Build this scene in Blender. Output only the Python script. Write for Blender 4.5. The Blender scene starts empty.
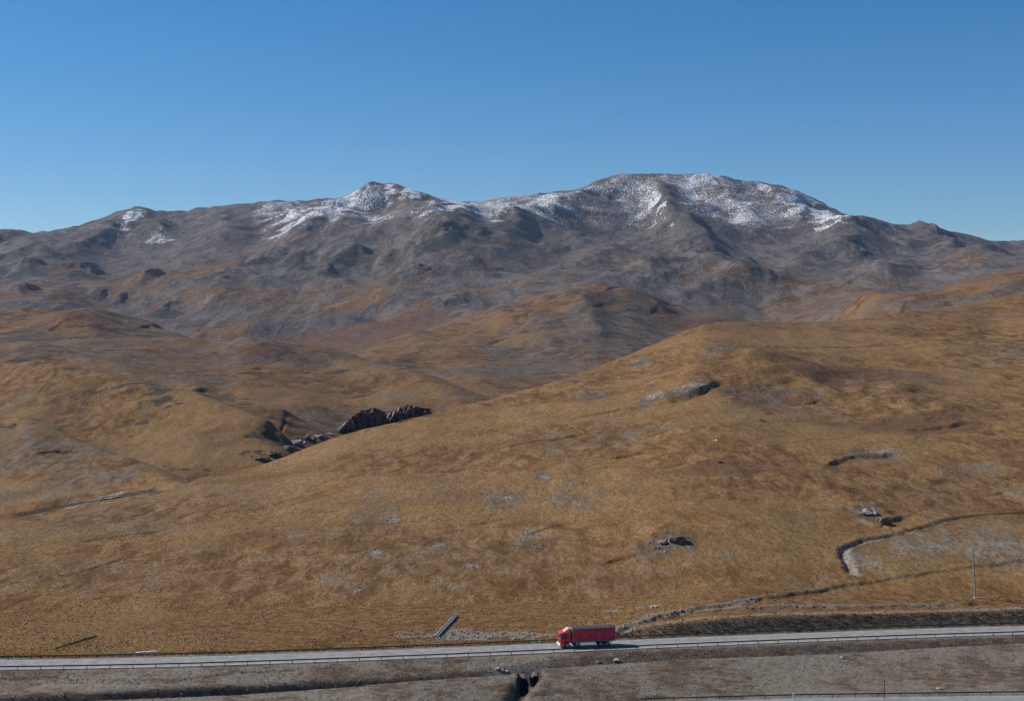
import bpy, bmesh, math, random
import numpy as np
from mathutils import Vector, Matrix
random.seed(7)
R = math.radians
F, YH, CZ, U0 = 1422.2, 330.0, 60.0, 512.0      # focal length in px, horizon row, eye height, centre column
scene = bpy.context.scene
COL = scene.collection

# ------------------------------------------------------------------ helpers
def tag(o, label=None, cat=None, group=None, kind=None):
    if label: o['label'] = label
    if cat: o['category'] = cat
    if group: o['group'] = group
    if kind: o['kind'] = kind
    return o
def link(o, parent=None):
    COL.objects.link(o)
    if parent is not None: o.parent = parent
    return o
def empty(name, loc, rot=(0, 0, 0)):
    o = bpy.data.objects.new(name, None); o.location = loc; o.rotation_euler = rot
    o.empty_display_size = 0.5
    return link(o)
def mesh_obj(name, bm, mat, parent=None, smooth=False):
    me = bpy.data.meshes.new(name); bm.to_mesh(me); bm.free()
    me.materials.append(mat)
    if smooth: me.polygons.foreach_set('use_smooth', [True]*len(me.polygons))
    return link(bpy.data.objects.new(name, me), parent)
def box(bm, c, s, rot=None, bev=0.0):
    r = bmesh.ops.create_cube(bm, size=1.0)
    vs = r['verts']
    M = Matrix.Translation(c) @ (rot.to_4x4() if rot else Matrix.Identity(4)) @ Matrix.Diagonal((*s, 1))
    bmesh.ops.transform(bm, matrix=M, verts=vs)
    if bev > 0:
        es = list({e for v in vs for e in v.link_edges})
        bmesh.ops.bevel(bm, geom=es, offset=bev, segments=2, affect='EDGES', profile=0.7)
def tube(bm, a, b, r1, r2=None, seg=10, cap=True):
    a, b = Vector(a), Vector(b); r2 = r1 if r2 is None else r2
    d = b-a; L = d.length
    q = d.to_track_quat('Z', 'Y').to_matrix().to_4x4()
    M = Matrix.Translation((a+b)/2) @ q
    bmesh.ops.create_cone(bm, cap_ends=cap, segments=seg, radius1=r1, radius2=r2, depth=L, matrix=M)
def prism(bm, pts, y0, y1):
    """extrude a closed XZ outline along Y"""
    A = [bm.verts.new((p[0], y0, p[1])) for p in pts]; B = [bm.verts.new((p[0], y1, p[1])) for p in pts]
    bm.faces.new(A); bm.faces.new(B[::-1])
    n = len(pts)
    for i in range(n): bm.faces.new((A[i], B[i], B[(i+1) % n], A[(i+1) % n])) 
def rock_bm(bm, c, s, rng, n=16, rot=0.0):
    vs = []
    cr, sr = math.cos(rot), math.sin(rot)
    for i in range(n):
        v = Vector((rng.gauss(0, 1), rng.gauss(0, 1), rng.gauss(0, 1))).normalized()*rng.uniform(.75, 1.05)
        x, y, z = v.x*s[0], v.y*s[1], v.z*s[2]
        vs.append(bm.verts.new((c[0]+x*cr-y*sr, c[1]+x*sr+y*cr, c[2]+z)))
    r = bmesh.ops.convex_hull(bm, input=vs)
    dead = [g for g in r['geom_interior'] if isinstance(g, bmesh.types.BMVert)]
    if dead: bmesh.ops.delete(bm, geom=list(set(dead)), context='VERTS')

# ------------------------------------------------------------------ noise
def perlin(x, y, seed=0):
    x = x.astype(np.float32); y = y.astype(np.float32)
    xi = np.floor(x); yi = np.floor(y)
    fx = x-xi; fy = y-yi
    xi = xi.astype(np.int32); yi = yi.astype(np.int32)
    u = fx*fx*fx*(fx*(fx*6-15)+10); v = fy*fy*fy*(fy*(fy*6-15)+10)
    def g(ix, iy, dx, dy):
        h = (ix.astype(np.uint32)*np.uint32(374761393) + iy.astype(np.uint32)*np.uint32(668265263)
             + np.uint32((seed*2246822519) & 0xffffffff))
        h = (h ^ (h >> np.uint32(13)))*np.uint32(1274126177)
        h = h ^ (h >> np.uint32(16))
        a = LUT[(h & np.uint32(255))]
        return a[..., 0]*dx + a[..., 1]*dy
    n00 = g(xi, yi, fx, fy); n10 = g(xi+1, yi, fx-1, fy)
    n01 = g(xi, yi+1, fx, fy-1); n11 = g(xi+1, yi+1, fx-1, fy-1)
    a = n00+u*(n10-n00); b = n01+u*(n11-n01)
    return (a+v*(b-a))*1.5
_a = np.arange(256)*2*np.pi/256
LUT = np.stack([np.cos(_a), np.sin(_a)], -1).astype(np.float32)
def fbm(x, y, lam, octs, seed=0, gain=.5):
    s = np.zeros_like(x, dtype=np.float32); a = 1.0; t = 0
    for i in range(octs):
        s += a*perlin(x/lam+17.3*i, y/lam-9.1*i, seed+i); t += a; a *= gain; lam *= .5
    return s/t
def sstep(a, b, x):
    t = np.clip((x-a)/(b-a), 0, 1); return t*t*(3-2*t)

# ------------------------------------------------------------------ layout tables (column -> value)
def tab(s):
    p = np.array([[float(q) for q in t.split(':')] for t in s.split()])
    def f(u):
        u = np.asarray(u, dtype=float)
        r = np.interp(u, p[:, 0], p[:, 1])
        s0 = (p[1, 1]-p[0, 1])/(p[1, 0]-p[0, 0]); s1 = (p[-1, 1]-p[-2, 1])/(p[-1, 0]-p[-2, 0])
        r = np.where(u < p[0, 0], p[0, 1]+(u-p[0, 0])*s0, r)
        return np.where(u > p[-1, 0], p[-1, 1]+(u-p[-1, 0])*s1, r)
    return f
YB = tab('-200:249 0:250.9 140:252.5 240:254.6 370:258.2 500:262.4 587:265.6 640:267.8 780:272.6 880:276.1 1024:280.2 1200:284')
def ybot(u):
    u = np.asarray(u, dtype=float)
    return sum(YB(u+k*22) for k in range(-3, 4))/7
Y2F = tab('-100:207 0:215 300:232 600:243.6 800:247.2 1024:249.2 1200:251')
MY = tab('-200:712 0:705 60:702 100:699.5 170:697 240:694 300:690 350:686 395:681.5 430:678.5 470:676 505:674 525:673 540:669 600:664.5 680:659.5 740:657 800:655 850:653 900:649.5 960:646 1024:643 1200:633')
MD = tab('-100:-19 0:-18 240:-13 395:-11 500:-10 600:-8.5 1024:-9.5 1200:-10')
TY = tab('-200:702 0:697 60:694 100:691 170:688 240:685 300:682.5 350:680 395:678.5 430:676 500:668 560:657 640:651.5 780:645.5 880:641 1024:637 1200:631')
TD = tab('-100:-13.5 0:-13 100:-12 240:-9 395:-7 500:-5 560:-2.6 640:-2 1024:-1.8 1200:-1.8')
BKY = tab('-200:659 0:655.5 240:650.5 430:643 500:640 560:638 600:634 640:628 680:622 720:618 780:615 900:613.5 1024:610 1200:603')
L = []   # crest row, crest depth, hidden dip behind (px)
L.append((tab('-600:560 -100:530 0:521 40:515 75:508 110:504 150:498 190:486 220:478 250:469 275:461 300:451 320:443 345:434 380:425 430:412 480:402 512:393 540:386 570:377 600:366 640:350 670:337 690:329 705:324 730:321 770:322 810:322 850:320 870:318 900:313 930:309 960:305 990:300 1024:292 1200:262 1600:215'),
          tab('-600:380 0:430 150:480 300:560 430:600 512:650 600:700 700:780 850:860 1024:980 1600:1150'), 9))
L.append((tab('-600:345 -100:397 0:417 28:419 50:430 70:440 100:452 130:463 160:474 190:485 220:500 300:520 1600:520'),
          tab('-600:900 0:700 200:600 1600:600'), 12))
L.append((tab('-600:300 -100:354 0:364 50:366 80:371 110:379 160:393 200:404 230:414 260:425 285:441 300:455 340:490 1600:490'),
          tab('-600:1300 0:980 300:760 1600:900'), 13))
L.append((tab('-600:270 -100:330 0:342 30:346 60:352 90:358 120:367 150:376 180:385 210:394 240:402 270:411 300:424 325:436 360:470 1600:470'),
          tab('-600:1600 0:1300 320:900 1600:1050'), 14))
L.append((tab('-600:240 -100:290 0:304 40:311 70:316 110:322 150:332 180:344 215:350 250:351 290:355 320:361 350:368 400:376 440:384 480:396 520:412 600:440 1600:440'),
          tab('-600:2200 0:1900 250:1700 480:1250 1600:1250'), 12))
L.append((tab('-600:250 0:320 200:362 290:371 335:357 370:350 400:342 450:327 500:312 530:304 550:296 570:290 590:285 610:287 630:290 650:296 665:303 690:310 720:312 745:320 775:325 800:319 830:310 850:304 870:299 890:295 905:298 930:296 945:292 960:286 980:279 1000:274 1024:269 1200:240 1600:200'),
          tab('-600:2800 0:2500 300:2300 600:2400 750:2300 900:1800 1024:1750 1600:1900'), 10))
L.append((tab('-600:240 0:263 30:260 70:266 110:274 150:272 200:263 250:258 300:260 340:256 380:249 410:243 425:237 445:235 465:241 490:247 520:256 560:264 600:270 640:268 680:260 710:258 760:268 800:268 840:262 880:256 930:262 980:262 1024:258 1200:245 1600:225'),
          tab('-600:4300 0:4200 440:4000 700:4100 1024:4200 1600:4200'), -16))
L.append((tab('-600:262 -300:240 -100:236 0:229 12:228 24:233 35:233 60:229 80:225 100:219 115:214 125:211 135:209 145:209 155:212 175:212 195:209 215:207 235:205 255:203 272:200 285:201 300:201 315:199 330:198 345:197 355:191 365:189 380:184 390:183 400:185 407:190 420:192 435:198 445:203 460:202 480:201 500:198 520:196 540:193 560:192 575:191 585:188 595:183 610:179 625:177 645:176 665:177 680:176 700:175 715:176 730:180 745:183 755:182 770:184 785:187 800:192 815:199 830:207 845:214 853:219 870:221 885:221 895:225 915:230 935:234 955:237 970:237 985:238 998:243 1010:245 1024:243 1040:239 1150:228 1300:235 1600:260'),
          tab('-600:5700 0:5600 440:5700 700:5500 1024:5600 1600:5700'), 30))

# ------------------------------------------------------------------ grid
uc = np.concatenate([np.arange(-600, -260, 10.0), np.arange(-260, -60, 3.0), np.arange(-60, 1084, 1.35), np.arange(1084, 1284, 3.0), np.arange(1284, 1625, 10.0)])
rows = []; Y = 2.0
while Y < 7700:
    rows.append(Y)
    if Y < 205: Y += 4
    elif Y < 300: Y += .34
    elif Y < 1000: Y += .5+(Y-300)*.0013
    elif Y < 3000: Y += 1.7+(Y-1000)*.0014
    elif Y < 6000: Y += 4.5
    else: Y += 20
rows = np.array(rows)
NR, NC = len(rows), len(uc)
print('grid', NR, NC, NR*NC)
yb = ybot(uc); y2 = Y2F(uc)
def zy(y, Yd): return CZ-(y-YH)/F*Yd
cp = []   # control points per column: (Y, z)
def add(Yd, z): cp.append((np.broadcast_to(Yd, uc.shape).astype(float), np.broadcast_to(z, uc.shape).astype(float)))
add(2, 58.3); add(10, 53.5); add(110, -3); add(y2-9.3, -4.3); add(y2-8.4, -4.12); add(y2+.5, -4.12); add(y2+1.2, -4.0)
Ym = yb+MD(uc); zm = zy(MY(uc), Ym)
add(Ym-5, -4.0*.30+zm*.70); add(Ym, zm)
Yt = yb+TD(uc); zt = zy(TY(uc), Yt)
Yd_ = Yt-np.interp(uc, [300, 600], [1.3, 3.2]); zd = np.minimum(zm-1.3, zt-np.interp(uc, [300, 600], [2.6, 1.9]))
add(Yd_, zd); add(Yt, zt); add(yb-1.0, -.12); add(yb+9.0, -.12); add(yb+10.0, -.28)
Ybk = yb+13.2+sstep(560, 500, uc)*2; add(Ybk, zy(BKY(uc), Ybk))
_sky = L[-1][0]
def skyline(u):
    u = np.asarray(u, float); q = u/9.0; z0 = np.zeros_like(q)
    return _sky(u)+perlin(q, z0+.3, 5)*1.2+perlin(q*2.3, z0+.7, 6)*.9-np.maximum(perlin(q*1.1, z0+2.2, 8)-.2, 0)*2.6
L[-1] = (skyline, L[-1][1], L[-1][2])
pc = None; crest_Y = []
for i, (cy, cd, dip) in enumerate(L):
    y = cy(uc); Yd = cd(uc)
    if pc is not None:
        Yd = np.maximum(Yd, pc[1]*1.06+20)
        Yv = pc[1]+(.30 if i < 7 else .25)*(Yd-pc[1])
        add(Yv, zy(np.maximum(pc[0], pc[2])+L[i-1][2], Yv))
        run = np.minimum(pc[2], y)
    else: run = y
    add(Yd, zy(y, Yd)); crest_Y.append(Yd)
    pc = (y, Yd, run)
add(crest_Y[-1]+1100, zm*0+180); add(7800, 60)
CPY = np.stack([c[0] for c in cp], 0); CPZ = np.stack([c[1] for c in cp], 0)
def gk(sig):
    k = np.exp(-.5*(np.arange(-int(3*sig), int(3*sig)+1)/sig)**2); return k/k.sum()
def gsm(a, sig):
    k = gk(sig); n = len(k)//2
    return np.convolve(np.pad(a, n, 'edge'), k, 'valid')
for q in range(12, len(cp)):                      # no creases running along the view rays
    CPY[q] = gsm(CPY[q], 16); CPZ[q] = gsm(CPZ[q], 14)
crest_Y = [gsm(c, 16) for c in crest_Y]
CPY = np.maximum.accumulate(CPY+np.arange(len(cp))[:, None]*1e-3, 0)
Z = np.empty((NR, NC), dtype=np.float64)
for j in range(NC): Z[:, j] = np.interp(rows, CPY[:, j], CPZ[:, j])
# smooth along depth with a width that grows with distance, then a little across
def smooth_rows(Z, wfun, passes=2):
    for _ in range(passes):
        C = np.concatenate([np.zeros((1, Z.shape[1])), np.cumsum((Z[1:]+Z[:-1])*.5*np.diff(rows)[:, None], 0)], 0)
        w = wfun(rows); lo = np.clip(rows-w, rows[0], rows[-1]); hi = np.clip(rows+w, rows[0], rows[-1])
        half = np.minimum(rows-lo, hi-rows); lo, hi = rows-half, rows+half
        def at(v):
            k = np.clip(np.searchsorted(rows, v)-1, 0, NR-2); t = (v-rows[k])/(rows[k+1]-rows[k])
            zk = Z[k]*(1-t)[:, None]+Z[k+1]*t[:, None]
            return C[k]+(Z[k]+zk)*.5*((v-rows[k]))[:, None]
        S = (at(hi)-at(lo))/np.maximum(hi-lo, 1e-6)[:, None]
        Z = np.where((half < 1e-3)[:, None], Z, S)
    return Z
def wsm(Yr):
    return np.interp(Yr, [0, 200, 300, 312, 380, 600, 1000, 2000, 4000, 9800], [.6, .55, .6, 2, 14, 20, 32, 70, 150, 200])
Z = smooth_rows(Z, wsm, 2)
X = ((uc-U0)/F)[None, :]*rows[:, None]
YY = np.broadcast_to(rows[:, None], X.shape)
Xf = X.astype(np.float32); Yf = YY.astype(np.float32)
# relief noise, octave by octave, with strength depending on how far out the ground lies
def kint(pairs): 
    a = np.array(pairs); return np.interp(rows, a[:, 0], a[:, 1])
rel = {  # wavelength: (distance, slope factor)
 1700: [(2500, 0), (4200, .035), (9000, .05)],
 800:  [(1500, 0), (2500, .03), (4200, .055), (9000, .07)],
 400:  [(900, 0), (1500, .028), (2500, .04), (4300, .055), (9000, .06)],
 200:  [(500, 0), (800, .018), (1500, .035), (2500, .045), (4300, .05), (9000, .05)],
 100:  [(310, 0), (420, .012), (900, .022), (1500, .04), (2600, .045), (9000, .055)],
 50:   [(305, 0), (360, .018), (900, .024), (1500, .03), (2600, .032), (9000, .036)],
 25:   [(300, 0), (330, .014), (900, .02), (1500, .024), (2600, .022), (9000, .026)],
 12:   [(296, 0), (310, .018), (900, .024), (1500, .025), (2600, .02), (2800, 0)],
 6:    [(200, .008), (292, .01), (320, .014), (900, .018), (1300, .02), (1500, 0)],
 3:    [(200, .014), (300, .016), (420, .018), (900, .012), (1000, 0)],
 1.5:  [(200, .03), (300, .03), (380, .02), (560, 0)],
 .8:   [(200, .035), (300, .03), (330, 0)],
}
wx = fbm(Xf, Yf, 900, 2, 91)*160*sstep(1500, 3500, Yf); wy = fbm(Xf, Yf, 900, 2, 95)*160*sstep(1500, 3500, Yf)
gx = fbm(Xf, Yf, 130, 2, 71)*22*sstep(250, 500, Yf); gy = fbm(Xf, Yf, 130, 2, 75)*22*sstep(250, 500, Yf)
RX, RY = Xf+wx+gx, Yf+wy+gy
sqz = (1-.4*sstep(2600, 4200, Yf))
for i, (lam, pr) in enumerate(rel.items()):
    k = kint(pr); sel = np.where(k > 1e-5)[0]
    if not len(sel): continue
    a, b = sel[0], sel[-1]+1
    n = perlin(RX[a:b]/lam+3.7*i, RY[a:b]/lam*(1.0 if lam > 250 else sqz[a:b] if lam > 60 else .8*sqz[a:b])+1.9*i, 11+i)
    if lam >= 50:
        rg = (1-2*np.abs(n))-.45                # ridged: sharp spurs, rounded hollows
        m = sstep(1200, 3600, Yf[a:b])*.7
        n = n*(1-m)+rg*m*.8
    Z[a:b] += n*(lam*k[a:b])[:, None]
# keep the two carriageways level
yb2, y22 = yb[None, :], y2[None, :]
def flat_mask(Yr, lo, hi, s): return sstep(lo-s, lo, Yr)*(1-sstep(hi, hi+s, Yr))
fm = flat_mask(YY, yb2-.9, yb2+9.0, 1.2); Z = Z*(1-fm)+(-.12)*fm
fm = flat_mask(YY, y22-8.8, y22+.9, .8); Z = Z*(1-fm)+(-4.12)*fm
# bring every crest back to its own height
E = lambda: (Z-CZ)/YY
sk = np.exp(-.5*(np.arange(-9, 10)/1.6)**2); sk /= sk.sum()
def correct(its, first=0):
    global Z
    for it in its:
        for i, (cy, cd, dip) in enumerate(L):
            if i == 6 or i < first: continue
            Yc = crest_Y[i]; Yp = crest_Y[i-1] if i else Ybk; Yn = crest_Y[i+1] if i < len(L)-1 else Yc+2000
            lo = Yp+.55*(Yc-Yp); hi = Yc+.28*(Yn-Yc)
            a, b = np.searchsorted(rows, lo.min()), np.searchsorted(rows, hi.max())
            e = (Z[a:b]-CZ)/YY[a:b]; ins = (YY[a:b] >= lo) & (YY[a:b] <= hi)
            em = np.where(ins, e, -9).max(0)
            d = gsm((YH-cy(uc))/F, 1.2 if i == len(L)-1 else 3)-em
            t = YY[a:b]-Yc; wl = (Yc-Yp)*.42; wr = (Yn-Yc)*.30
            last = i == len(L)-1
            if it < 3 or not last:
                d = gsm(d, 14 if last or i > 4 else 8); w = np.where(t < 0, np.exp(-(t/wl)**2), np.exp(-(t/wr)**2))
            else:
                w = np.where(t < 0, np.exp(-(t/(wl*.3))**2), np.exp(-(t/(wr*.6))**2))
            Z[a:b] += d*YY[a:b]*w

correct(range(5))

# ------------------------------------------------------------------ looking a place up on the ground
CZf = np.float64(CZ)
def locate(u, y, z_only=False):
    fu = np.interp(u, uc, np.arange(NC)); j = int(fu); t = fu-j; j1 = min(j+1, NC-1)
    col = Z[:, j]*(1-t)+Z[:, j1]*t
    e = (col-CZ)/rows; a = np.searchsorted(rows, 210)
    et = (YH-y)/F
    k = np.argmax(e[a:] >= et)+a
    if e[k] < et: k = np.argmax(e[a:])+a; s = 0
    else: s = (et-e[k-1])/(e[k]-e[k-1]) if e[k] != e[k-1] else 0
    k0 = k-1 if s else k
    Yv = rows[k0]*(1-s)+rows[min(k0+1, NR-1)]*s
    return (u-U0)/F*Yv, Yv
def ground(x, y):
    u = x/y*F+U0
    fu = np.interp(u, uc, np.arange(NC)); j = min(int(fu), NC-2); t = fu-j
    fr = np.interp(y, rows, np.arange(NR)); k = min(int(fr), NR-2); s = fr-k
    return float((Z[k, j]*(1-t)+Z[k, j+1]*t)*(1-s)+(Z[k+1, j]*(1-t)+Z[k+1, j+1]*t)*s)
def loc3(u, y):
    x, Yv = locate(u, y); return Vector((x, Yv, ground(x, Yv)))
def window(x0, x1, Y0, Y1):
    a, b = np.searchsorted(rows, Y0), np.searchsorted(rows, Y1)
    us = [x/Yv*F+U0 for x in (x0, x1) for Yv in (max(Y0, 5), max(Y1, 6))]
    c, d = np.searchsorted(uc, min(us)), np.searchsorted(uc, max(us))
    return slice(max(a, 0), min(b+1, NR)), slice(max(c-1, 0), min(d+1, NC))
def knoll(u, y, rx_px, h, ry=None, steep=1.0):
    x, Yv = locate(u, y); rx = rx_px*Yv/F; ry = ry or rx*1.3
    sl = window(x-3*rx, x+3*rx, Yv-3*ry, Yv+3*ry)
    dx = (X[sl]-x)/rx; dy = (YY[sl]-Yv)/ry
    dx = dx+fbm(Xf[sl], Yf[sl], rx, 3, int(u))*.7; dy = dy+fbm(Xf[sl], Yf[sl], rx, 3, int(u)+5)*.7
    dx = np.where(dx > 0, dx*steep, dx)
    r2 = dx*dx+dy*dy
    Z[sl] += h*np.exp(-r2*1.2)
def poly_dist(sl, pts):
    """distance and signed side to a ground polyline (positive = far side of it)"""
    px, py = X[sl], YY[sl]
    best = np.full(px.shape, 1e9); side = np.zeros(px.shape); par = np.zeros(px.shape)
    n = len(pts)-1
    for i in range(n):
        ax, ay = pts[i]; bx, by = pts[i+1]
        dx, dy = bx-ax, by-ay; l2 = dx*dx+dy*dy+1e-9
        t = np.clip(((px-ax)*dx+(py-ay)*dy)/l2, 0, 1)
        d = np.hypot(px-ax-t*dx, py-ay-t*dy)
        s = np.sign(dx*(py-ay)-dy*(px-ax))
        m = d < best
        best = np.where(m, d, best); side = np.where(m, s, side); par = np.where(m, (i+t)/n, par)
    return best, side, par
def stroke_win(pts, pad):
    xs = [p[0] for p in pts]; ys = [p[1] for p in pts]
    return window(min(xs)-pad, max(xs)+pad, min(ys)-pad, max(ys)+pad)
def wob(sl, d, amp, lam, seed): return d+fbm(Xf[sl], Yf[sl], lam, 3, seed)*amp
def scarp(img, h, fade=None, taper=.22, foot=None, straight=True):
    """a bank along an image polyline drawn left to right, dropping h metres towards the viewer"""
    pts = [locate(*p) for p in img]; fade = fade or h*9; foot = foot or h*.9
    if straight and len(pts) > 2:                    # keep the line on one slope instead of jumping across a crest
        Yq = np.array([p[1] for p in pts]); uq = np.array([p[0] for p in img], float); med = np.median(Yq)
        ok = np.abs(Yq-med) < .14*med
        Yq = np.interp(uq, uq[ok], Yq[ok]); pts = [((u-U0)/F*q, q) for u, q in zip(uq, Yq)]
    if 620 < pts[len(pts)//2][1] < 3000 and h > 2.5: h *= .42; foot = h*1.3; fade = h*8
    sl = stroke_win(pts, fade*5)
    d, s, t = poly_dist(sl, pts)
    d = d*s
    d = wob(sl, d, foot*1.2, foot*6, int(img[0][0])+3)
    amp = h*sstep(0, taper, t)*(1-sstep(1-taper, 1, t))*(.75+.5*fbm(Xf[sl], Yf[sl], h*9, 2, 44))
    near = np.clip(-d/foot, 0, 1)            # 0 at the lip, 1 at the foot
    Z[sl] -= amp*near*np.exp(-np.maximum(-d-foot, 0)/fade)*(d < 0)
def ditch(img, w, h, taper=.05, lip=.25):
    pts = [locate(*p) for p in img]
    sl = stroke_win(pts, w*8)
    d, s, t = poly_dist(sl, pts)
    d = wob(sl, d, w*.5, w*5, int(img[0][0]))
    a = sstep(0, taper, t)*(1-sstep(1-taper, 1, t))
    Z[sl] += a*(-h*np.exp(-(d/w)**2)+lip*h*np.exp(-((d-2.0*w)/w)**2))

# ------------------------------------------------------------------ landforms
# the near hill: benches, the old track, the enclosed plot and small banks
knoll(775, 372, 60, 5, ry=45); knoll(690, 388, 45, 3.5, ry=30); knoll(900, 400, 50, 4, ry=45); knoll(950, 350, 60, 4, ry=60)
knoll(560, 470, 70, 2.2, ry=30); knoll(300, 520, 90, 1.6, ry=28); knoll(660, 540, 40, 2.0, ry=14); knoll(860, 505, 25, 1.6, ry=12)
knoll(500, 580, 60, .9, ry=10); knoll(740, 590, 60, .8, ry=9); knoll(200, 600, 80, .7, ry=8)
scarp([(820, 467), (835, 459), (855, 455), (880, 454), (910, 452)], 1.4)
scarp([(645, 398), (670, 396), (700, 388), (722, 378)], 2.4)
scarp([(768, 398), (785, 402), (805, 403), (825, 398)], 1.0)
scarp([(900, 429), (930, 427), (950, 424), (975, 421)], 1.6)
scarp([(980, 497), (995, 493), (1004, 491)], .9)
scarp([(852, 512), (865, 520), (878, 524), (890, 518), (915, 512)], 1.2)
scarp([(600, 330+130), (640, 452), (690, 447)], .8)
scarp([(520, 535), (545, 528), (565, 522)], .7); scarp([(590, 566), (620, 557), (650, 549), (690, 545)], .8)
scarp([(380, 520), (420, 528), (470, 524), (520, 515)], .6); scarp([(60, 545), (120, 535), (170, 528)], .6)
scarp([(690, 402+95), (760, 500), (800, 507), (840, 510)], .7); scarp([(740, 345), (820, 347), (920, 340), (1000, 335)], .8)
scarp([(560, 420), (620, 408), (680, 402)], 1.0); scarp([(480, 452), (540, 440), (600, 430)], .8)
scarp([(612, 634), (625, 626), (660, 614), (720, 604), (780, 595), (850, 583), (900, 576), (960, 567), (1040, 557), (1090, 550)], .7, fade=5, foot=.7, straight=False, taper=.03)
scarp([(640, 620), (700, 611), (780, 606), (860, 606), (960, 603), (1080, 598)], .5, fade=3, foot=.5, straight=False, taper=.1)
ditch([(1080, 509), (1024, 513), (985, 515), (960, 518), (935, 524), (905, 533), (885, 537), (865, 540), (845, 548), (842, 552), (847, 563), (853, 576)], .9, .8)
ditch([(55, 649), (70, 645), (85, 640), (100, 636)], .45, .6)
ditch([(57, 579), (120, 560), (180, 548)], .8, .3)
# dark scarps of the middle spurs
scarp([(-20, 361), (0, 360), (15, 361), (38, 364), (50, 366)], 8)
scarp([(120, 380), (140, 383), (160, 388)], 5)
scarp([(200, 394), (212, 396), (222, 398), (231, 402)], 10, fade=30)
scarp([(275, 420), (290, 423), (303, 428), (312, 433)], 9, fade=30)
scarp([(255, 442), (268, 438), (280, 437), (290, 441), (298, 446)], 8)
scarp([(0, 425), (18, 427), (25, 431)], 2); scarp([(30, 455), (60, 452), (90, 456)], 1.5)
scarp([(-20, 332), (0, 331), (32, 332)], 5); scarp([(75, 326), (90, 324), (103, 327)], 4); scarp([(98, 333), (115, 331), (127, 334)], 4)
scarp([(45, 342), (60, 338), (75, 337)], 5); scarp([(130, 337), (150, 336), (160, 342)], 6); scarp([(250, 374), (262, 373), (275, 376)], 5)
scarp([(300, 373), (330, 374), (345, 378)], 4); scarp([(255, 352), (285, 351), (300, 354)], 6); scarp([(320, 361), (340, 364), (352, 370)], 6)
scarp([(60, 352), (78, 369), (90, 372)], 2)
# middle hill
for a in ([(505, 325), (515, 321), (528, 323)], [(512, 340), (520, 337), (540, 342)], [(480, 352), (500, 348), (515, 347)], [(560, 297), (570, 293), (582, 290)],
          [(590, 318), (600, 310), (615, 308)], [(560, 288), (600, 288), (640, 294)], [(600, 300), (622, 292), (645, 297)], [(648, 317), (655, 312), (663, 309)],
          [(660, 306), (668, 307), (680, 310)], [(410, 365), (430, 362), (450, 364)], [(500, 355), (530, 353), (560, 356)]):
    scarp(a, 7, fade=60)
for a in ([(845, 312), (860, 309), (880, 307)], [(888, 303), (897, 300), (906, 303)], [(935, 307), (960, 302), (985, 296)], [(970, 292), (985, 287), (1000, 286)]):
    scarp(a, 6, fade=50)
# dark knolls of the foothills
for (u, y, rx, h) in ((85, 275, 20, 45), (30, 272, 16, 35), (25, 290, 14, 30), (100, 297, 10, 20), (120, 302, 10, 22), (165, 313, 18, 26), (150, 288, 26, 40),
                      (265, 262, 24, 38), (300, 264, 14, 26), (345, 258, 30, 45), (438, 245, 24, 55), (480, 240, 14, 22), (325, 285, 30, 40), (455, 302, 20, 22), (395, 262, 26, 35),
                      (497, 275, 7, 16), (510, 228, 16, 32), (555, 221, 12, 26), (560, 255, 22, 35), (420, 280, 24, 32), (682, 260, 12, 26), (712, 262, 14, 24), (690, 238, 16, 26),
                      (660, 243, 18, 24), (730, 280, 30, 30), (660, 285, 26, 26), (635, 275, 40, 26), (855, 241, 11, 24), (850, 265, 18, 30), (930, 262, 40, 40), (935, 245, 26, 24),
                      (760, 290, 26, 26), (830, 290, 24, 20), (1000, 262, 30, 34), (960, 270, 24, 22), (230, 285, 30, 34), (60, 310, 26, 24), (790, 262, 40, 30), (575, 240, 20, 26)):
    knoll(u, y, rx, h*.62, ry=rx*3.0, steep=1.5)
# faces and shoulders of the snowy range
for a, h in (([(645, 179), (660, 195), (668, 210), (680, 225), (690, 236)], 55), ([(352, 205), (375, 206), (392, 205)], 26), ([(575, 205), (585, 200), (590, 195)], 26),
             ([(795, 195), (815, 204), (850, 218)], 30), ([(140, 212), (132, 222), (128, 232)], 18), ([(700, 190), (712, 200), (720, 212)], 26), ([(605, 195), (625, 192), (640, 200)], 22),
             ([(760, 187), (775, 196), (790, 203)], 24), ([(895, 227), (925, 238), (960, 243)], 24), ([(405, 192), (425, 197), (444, 203)], 22), ([(0, 236), (14, 236), (24, 240)], 30), ([(0, 258), (20, 258), (30, 256)], 20),
             ([(105, 238), (125, 233), (145, 236)], 20), ([(270, 225), (290, 222), (310, 228)], 18)):
    scarp(a, h, fade=h*5, foot=h*1.3)
correct((0, 1, 3), 1)
def pit(u, y, rx, ry, h, rag=.25):
    x, Yv = locate(u, y); sl = window(x-3*rx, x+3*rx, Yv-2*ry, Yv+2*ry)
    d = np.hypot((X[sl]-x)/rx, (YY[sl]-Yv)/ry)+fbm(Xf[sl], Yf[sl], rx*1.2, 3, int(u))*rag*2
    Z[sl] -= h*(1-sstep(.7, 1.05, d))
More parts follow.
